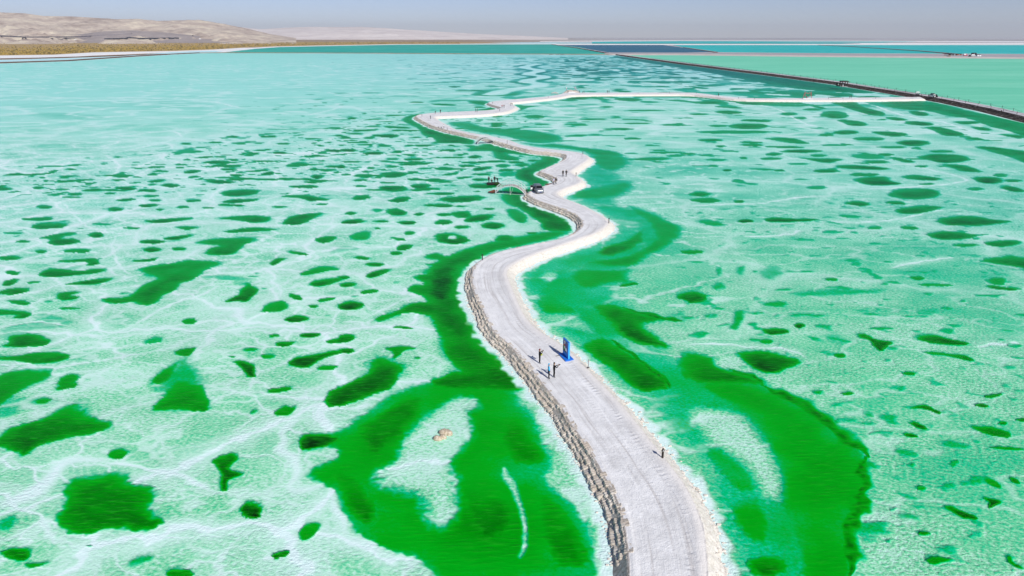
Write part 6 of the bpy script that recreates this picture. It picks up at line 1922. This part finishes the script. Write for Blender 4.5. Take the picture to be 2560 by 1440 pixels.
MB().add([(-1.3, -1.1, 1.9), (1.3, -1.1, 1.9), (1.3, 1.1, 1.9), (-1.3, 1.1, 1.9), (0, 0, 2.5)], [(0, 1, 2, 3), (0, 1, 4), (1, 2, 4), (2, 3, 4), (3, 0, 4)]).build('canopy', M_CANV, st)
MB().box((0, -.5, .5), (1.9, .6, 1.0)).build('counter', M_BLK, st); MB().tube([(.9, 0, 1.9), (.9, 0, 4.2)], .04, 5).build('mast', M_CANV, st)
def small_vehicle(name, px, py, z, rz, label, cat, paint, L=4.0, Wd=1.7, H=1.9, cargo=None):
    g_ = G(px, py, z); o = empty(name, g_, rz, label, cat)
    MB().box((0, 0, .75), (L, Wd, .7)).box((-L * .08, 0, 1.1 + (H - 1.1) / 2), (L * .72, Wd * .94, H - 1.1), taper=.88).build('body', paint, o)
    for sy in (-1, 1):
        MB().box((-L * .08, sy * Wd * .47, 1.4), (L * .55, .04, .42)).build('side_window', M_GLASS, o)
        for sx in (-1, 1): MB().tube([(sx * L * .32, sy * Wd * .40, .36), (sx * L * .32, sy * Wd * .52, .36)], .36, 10).build('wheel', M_RUBBER, o)
    MB().box((L * .29, 0, 1.36), (.05, Wd * .8, .45)).build('windscreen', M_GLASS, o)
    if cargo: MB().box((-L * .1, 0, H + .22), (L * .55, Wd * .7, .42)).build('roof_load', cargo, o)
    return o
small_vehicle('parked_van', 2331.5, 243.2, 1.85, -1.2, 'small white van with a dark roof load parked on the dike', 'van', M_CANV, 3.6, 1.7, 1.8, M_BLK)
small_vehicle('parked_cart', 2338.5, 243.6, 1.85, -1.2, 'dark cart parked right of the white van on the dike', 'cart', M_BLK, 2.0, 1.2, 1.5)
person(0, 0, 'stand', .6, 'person in black on the dike between the stall and the white van', 'visitors on the dike road', w=G(2302, 241.5, 1.85), z=1.84)
person(0, 0, 'pocket', .2, 'person in black right beside the white van on the dike', 'visitors on the dike road', w=G(2320.5, 243, 1.85), z=1.84, k=1.05)
person(0, 0, 'stand', .2, 'lone person in black on the dike near the right picture edge', 'visitors on the dike road', w=G(2502, 284, 1.85), z=1.84)

# red heart frame and pink slide
ht = empty('heart_frame', G(2018, 247.2, TOP_Z - .05), 0, 'red steel photo frame with a heart between two leaning ladders', 'photo frame')
hp = []
for k in range(33):
    a = 2 * math.pi * k / 32
    hp.append((1.75 * (math.sin(a) ** 3), 0, 2.15 + .105 * (13 * math.cos(a) - 5 * math.cos(2 * a) - 2 * math.cos(3 * a) - math.cos(4 * a)) * 1.0))
MB().tube(hp, .10, 6, caps=False).build('heart', M_REDP, ht)
for s in (-1, 1):
    for y in (-.5, .5): MB().tube([(s * 2.6, y, 0), (s * 1.7, y * .8, 4.2)], .07, 5).build('rail', M_REDP, ht)
    for k in range(6):
        f = (k + 1) / 7; x = s * (2.6 - .9 * f); MB().tube([(x, -.46, 4.2 * f), (x, .46, 4.2 * f)], .045, 5).build('rung', M_REDP, ht)
MB().box((0, 0, .12), (5.6, 1.4, .24)).build('base', M_CANV, ht)
sl0 = Vector(G(1436.5, 233, 0)); sl1 = Vector(G(1447.5, 233.2, 0))
so_ = empty('slide', (sl0.x, sl0.y, 0)); tag(so_, 'curved pink slide running down the right side of the salt heap', 'slide')
pth = []; dx = sl1.x - sl0.x
for k in range(13):
    f = k / 12; pth.append(Vector((dx * f, (sl1.y - sl0.y) * f, 3.0 * (1 - f) ** 1.9 + 1.12)))
for y in (-.45, .45): MB().tube([q + Vector((0, y, .12)) for q in pth], .11, 6).build('side_rim', M_PINK, so_)
tr = MB(); vs = []; fs = []
for q in pth: vs += [q + Vector((0, -.45, 0)), q + Vector((0, .45, 0)), q + Vector((0, .45, -.08)), q + Vector((0, -.45, -.08))]
for i in range(12):
    for j in range(4): fs.append((4 * i + j, 4 * i + (j + 1) % 4, 4 * i + 4 + (j + 1) % 4, 4 * i + 4 + j))
tr.add(vs, fs + [(0, 1, 2, 3), (48, 49, 50, 51)]).build('chute', M_PINK, so_)
for f_ in (0, 4): 
    q = pth[f_]; MB().tube([(q.x, -.4, .6), (q.x, -.4, q.z)], .06, 5).tube([(q.x, .4, .6), (q.x, .4, q.z)], .06, 5).build('leg', M_PINK, so_)
px_r = G(1392, 234.5, TOP_Z); 
heap('rock_pile', 1386.5, 233.4, (2.4, 2.0), 1.1, M_BEIGE, 'pale rock pile at the left foot of the salt heap', 9, 'rock pile', .6)

# salt works on the right bank
def at(px, py, z): return G(px, py, z)
dr = empty('dredger', at(2368, 144.8, 0), .1, 'orange dredger moored below the bank road on the right', 'dredger')
MB().box((0, 0, .7), (11, 4, 1.6), taper=.92).build('hull', M_ORANGE, dr); MB().box((2.5, 0, 2.4), (4, 3, 1.8)).build('cabin', M_DWOOD, dr)
MB().box((2.5, 0, 3.4), (4.4, 3.4, .25)).build('cabin_roof', M_ORANGE, dr); MB().tube([(-3, 0, 1.5), (-6.5, 0, 3.2), (-8, 0, .8)], .25, 6).build('boom', M_ORANGE, dr); MB().tube([(-1.5, 0, 1.5), (-1.5, 0, 4.0)], .18, 6).build('mast', M_DWOOD, dr)
tk = small_vehicle('parked_lorry', 2413, 139.5, 2.4, .2, 'red lorry with white tipper parked on the right bank road', 'lorry', M_REDP, 8, 2.6, 3.6)
MB().box((-2.2, 0, 2.6), (4.6, 2.8, 1.8), taper=1.1).build('tipper', M_CANV, tk)
small_vehicle('parked_loader', 2424.5, 142.2, 2.0, .5, 'dark wheel loader below the red lorry on the right bank', 'loader', M_BLK, 6, 2.5, 3.0)
small_vehicle('parked_lorry', 2432.5, 140.6, 2.4, -.2, 'white lorry right of the red lorry on the bank road', 'lorry', M_CANV, 7, 2.6, 3.3)
def shed(px, py, L, H, m, label):
    o = empty('shed', at(px, py, 2.4), .05, label, 'shed', 'sheds of the salt works on the right bank')
    MB().box((0, 0, H / 2), (L, 4, H)).build('wall', m, o)
    MB().add([(-L / 2 - .3, -2.3, H), (L / 2 + .3, -2.3, H), (L / 2 + .3, 2.3, H), (-L / 2 - .3, 2.3, H), (-L / 2 - .3, 0, H + 1), (L / 2 + .3, 0, H + 1)], [(0, 1, 2, 3), (0, 1, 5, 4), (2, 3, 4, 5), (0, 3, 4), (1, 2, 5)]).build('roof', M_BLK, o)
    MB().box((0, -2.02, H * .4), (L * .2, .06, H * .7)).build('door', M_GREYP, o)
shed(2434, 137.6, 8, 3.2, M_BLK, 'black shed behind the lorries on the right bank')
shed(2377.5, 138.6, 8, 2.4, M_DWOOD, 'dark shed right of the trestle on the right bank')
shed(2396, 138.4, 9, 2.2, M_WOODR, 'brown red shed left of the red lorry')
shed(2446, 140.4, 7, 2.4, M_CANV, 'pale shed right of the white lorry')
ts_ = empty('conveyor_trestle', at(2364.5, 139.4, 2.4), .1, 'dark conveyor trestle at the end of the diagonal pond bank', 'trestle')
for x in (-2.5, 0, 2.5): MB().tube([(x, -1, 0), (x, -.6, 4.6)], .2, 5).tube([(x, 1, 0), (x, .6, 4.6)], .2, 5).build('leg', M_BLK, ts_)
MB().box((0, 0, 4.9), (8, 1.8, .7)).build('deck', M_BLK, ts_)
# dark rocks on the cross bank
for px, lb in ((1378, 'dark rocks on the cross bank, left heap'), (1394, 'dark rocks on the cross bank, middle heap'), (1405, 'dark rocks on the cross bank, right heap')):
    heap('rock_heap', px, 136.6, (4.5, 3.5), 2.0, M_RUB, lb, px, 'rocks', .6)

# far left plain: pylons, long dark array, huts, road along the dune foot
def hill_hit(px, py):
    """where the view through this pixel meets the dunes or the plain"""
    yc = -(py - 720) / FOC; xc = (px - 1280) / FOC; sp, cp = math.sin(PITCH), math.cos(PITCH)
    d = np.array([xc, yc * sp + cp, yc * cp - sp])
    Zs = [(hX, hY, hZ)] + [(h3x, h3y, h3z)]
    t_ = np.linspace(2500, 9000, 1300)
    Yq = d[1] * t_; Xq = d[0] * t_; zq = CAM_H + d[2] * t_
    best = None
    for HX, HY, HZ in Zs:
        rows = HY[:, 0]
        for k in range(len(t_)):
            if Yq[k] < rows[0] or Yq[k] > rows[-1]: continue
            r_ = np.searchsorted(rows, Yq[k]) - 1
            zz = np.interp(Xq[k], HX[r_], HZ[r_], left=-9, right=-9)
            if zz >= zq[k]:
                if best is None or Yq[k] < best[1]: best = (Xq[k], Yq[k], zz)
                break
    if best is None: best = (*G(px, max(py, 97), 0)[:2], -.3)
    return Vector(best)
h3x, h3y, h3z = h3[1], h3[2], h3[3]
def pylon(px, py, hpx, label):
    p = hill_hit(px, py); s = hpx * p.y / FOC
    o = empty('power_pylon', p - Vector((0, 0, .5)), 0, label, 'pylon', 'power pylons at the foot of the dunes')
    m = MB()
    for x in (-1, 1): m.tube([(0, 0, 0), (x * s * .22, 0, s * .82)], .007 * s, 4)
    m.tube([(-.34 * s, 0, s * .82), (.34 * s, 0, s * .82)], .007 * s, 4); m.build('mast', M_CHROME, o)
    for x in (-.3, 0, .3): MB().tube([(x * s, 0, s * .82), (x * s, 0, s * .74)], .008 * s, 4).build('insulator', M_GREYP, o)
for px, py, hp_, lb in ((20, 90, 11, 'leftmost faint pylon before the dunes'), (57, 91, 12, 'second faint V-shaped pylon before the dunes'), (246, 90, 15, 'faint pylon left of the low dark hill'), (310, 87, 13, 'faint pylon on the low dark hill')):
    pylon(px, py, hp_, lb)
q0 = hill_hit(350, 98)
arr = empty('panel_array', q0, 0, 'long thin dark array at the foot of the low dark hill', 'panel array')
ps_ = [hill_hit(x, 98.4 - 1.2 * (x - 262) / 184) for x in np.linspace(262, 446, 25)]
m_pan = plain('dark array panel', (.02, .024, .035), .5, .3, .1)
for a_, b_ in zip(ps_[:-1], ps_[1:]):
    d_ = b_ - a_; pm = MB().box((0, 0, 0), (d_.length * .97, 10, 7)).mesh('panel_mesh'); pm.materials.append(m_pan)
    c = bpy.data.objects.new('panel', pm); COL.objects.link(c); c.parent = arr
    c.location = (a_ + b_) / 2 - q0 + Vector((0, 0, 3)); c.rotation_euler = (0, -math.atan2(d_.z, d_.xy.length), math.atan2(d_.y, d_.x))
def hut(px, py, wpx, hpx, m, label, cat='hut'):
    p = hill_hit(px, py); s = p.y / FOC
    o = empty('hut', p - Vector((0, 0, .5)), 0, label, cat, 'far huts on the plain before the dunes')
    w_, h_ = wpx * s, hpx * s
    MB().box((0, 0, h_ * .4), (w_, w_ * .7, h_ * .8)).build('wall', m, o); MB().box((0, 0, h_ * .88), (w_ * 1.1, w_ * .8, h_ * .2), taper=.7).build('roof', m, o)
hut(130, 97.4, 5, 2.0, M_BLK, 'left one of two black huts before the dunes')
hut(165, 97.2, 5, 2.0, M_BLK, 'right one of two black huts before the dunes')
hut(189, 100, 4, 1.6, M_CANV, 'small white hut right of the two black huts')
hut(308, 97.4, 12, 1.6, M_CANV, 'wide white building behind the long dark array')
hut(482, 90, 3, 1.6, M_BLK, 'tiny dark hut at the right foot of the low dark hill')
hut(500, 98, 4, 1.8, M_CANV, 'tiny white hut on the plain right of the dark array')
# embankment road along the dune foot
rp_ = [hill_hit(x, y) for x, y in ((-40, 91.6), (0, 92), (60, 93.4), (130, 94.2), (180, 93.6), (230, 91), (280, 88.6), (330, 86.3))]
vs = []; fs = []
for q in rp_:
    vs += [q + Vector((0, -8, -2)), q + Vector((0, -4, 5)), q + Vector((0, 6, 5)), q + Vector((0, 12, -2))]
for i in range(len(rp_) - 1):
    for j in range(3): fs.append((4 * i + j, 4 * i + 4 + j, 4 * i + 5 + j, 4 * i + 1 + j))
em = MB().add(vs, fs).build('embankment_road', plain('dark embankment', (.16, .14, .15), .95, .05, .2, .05)); tag(em, kind='structure')
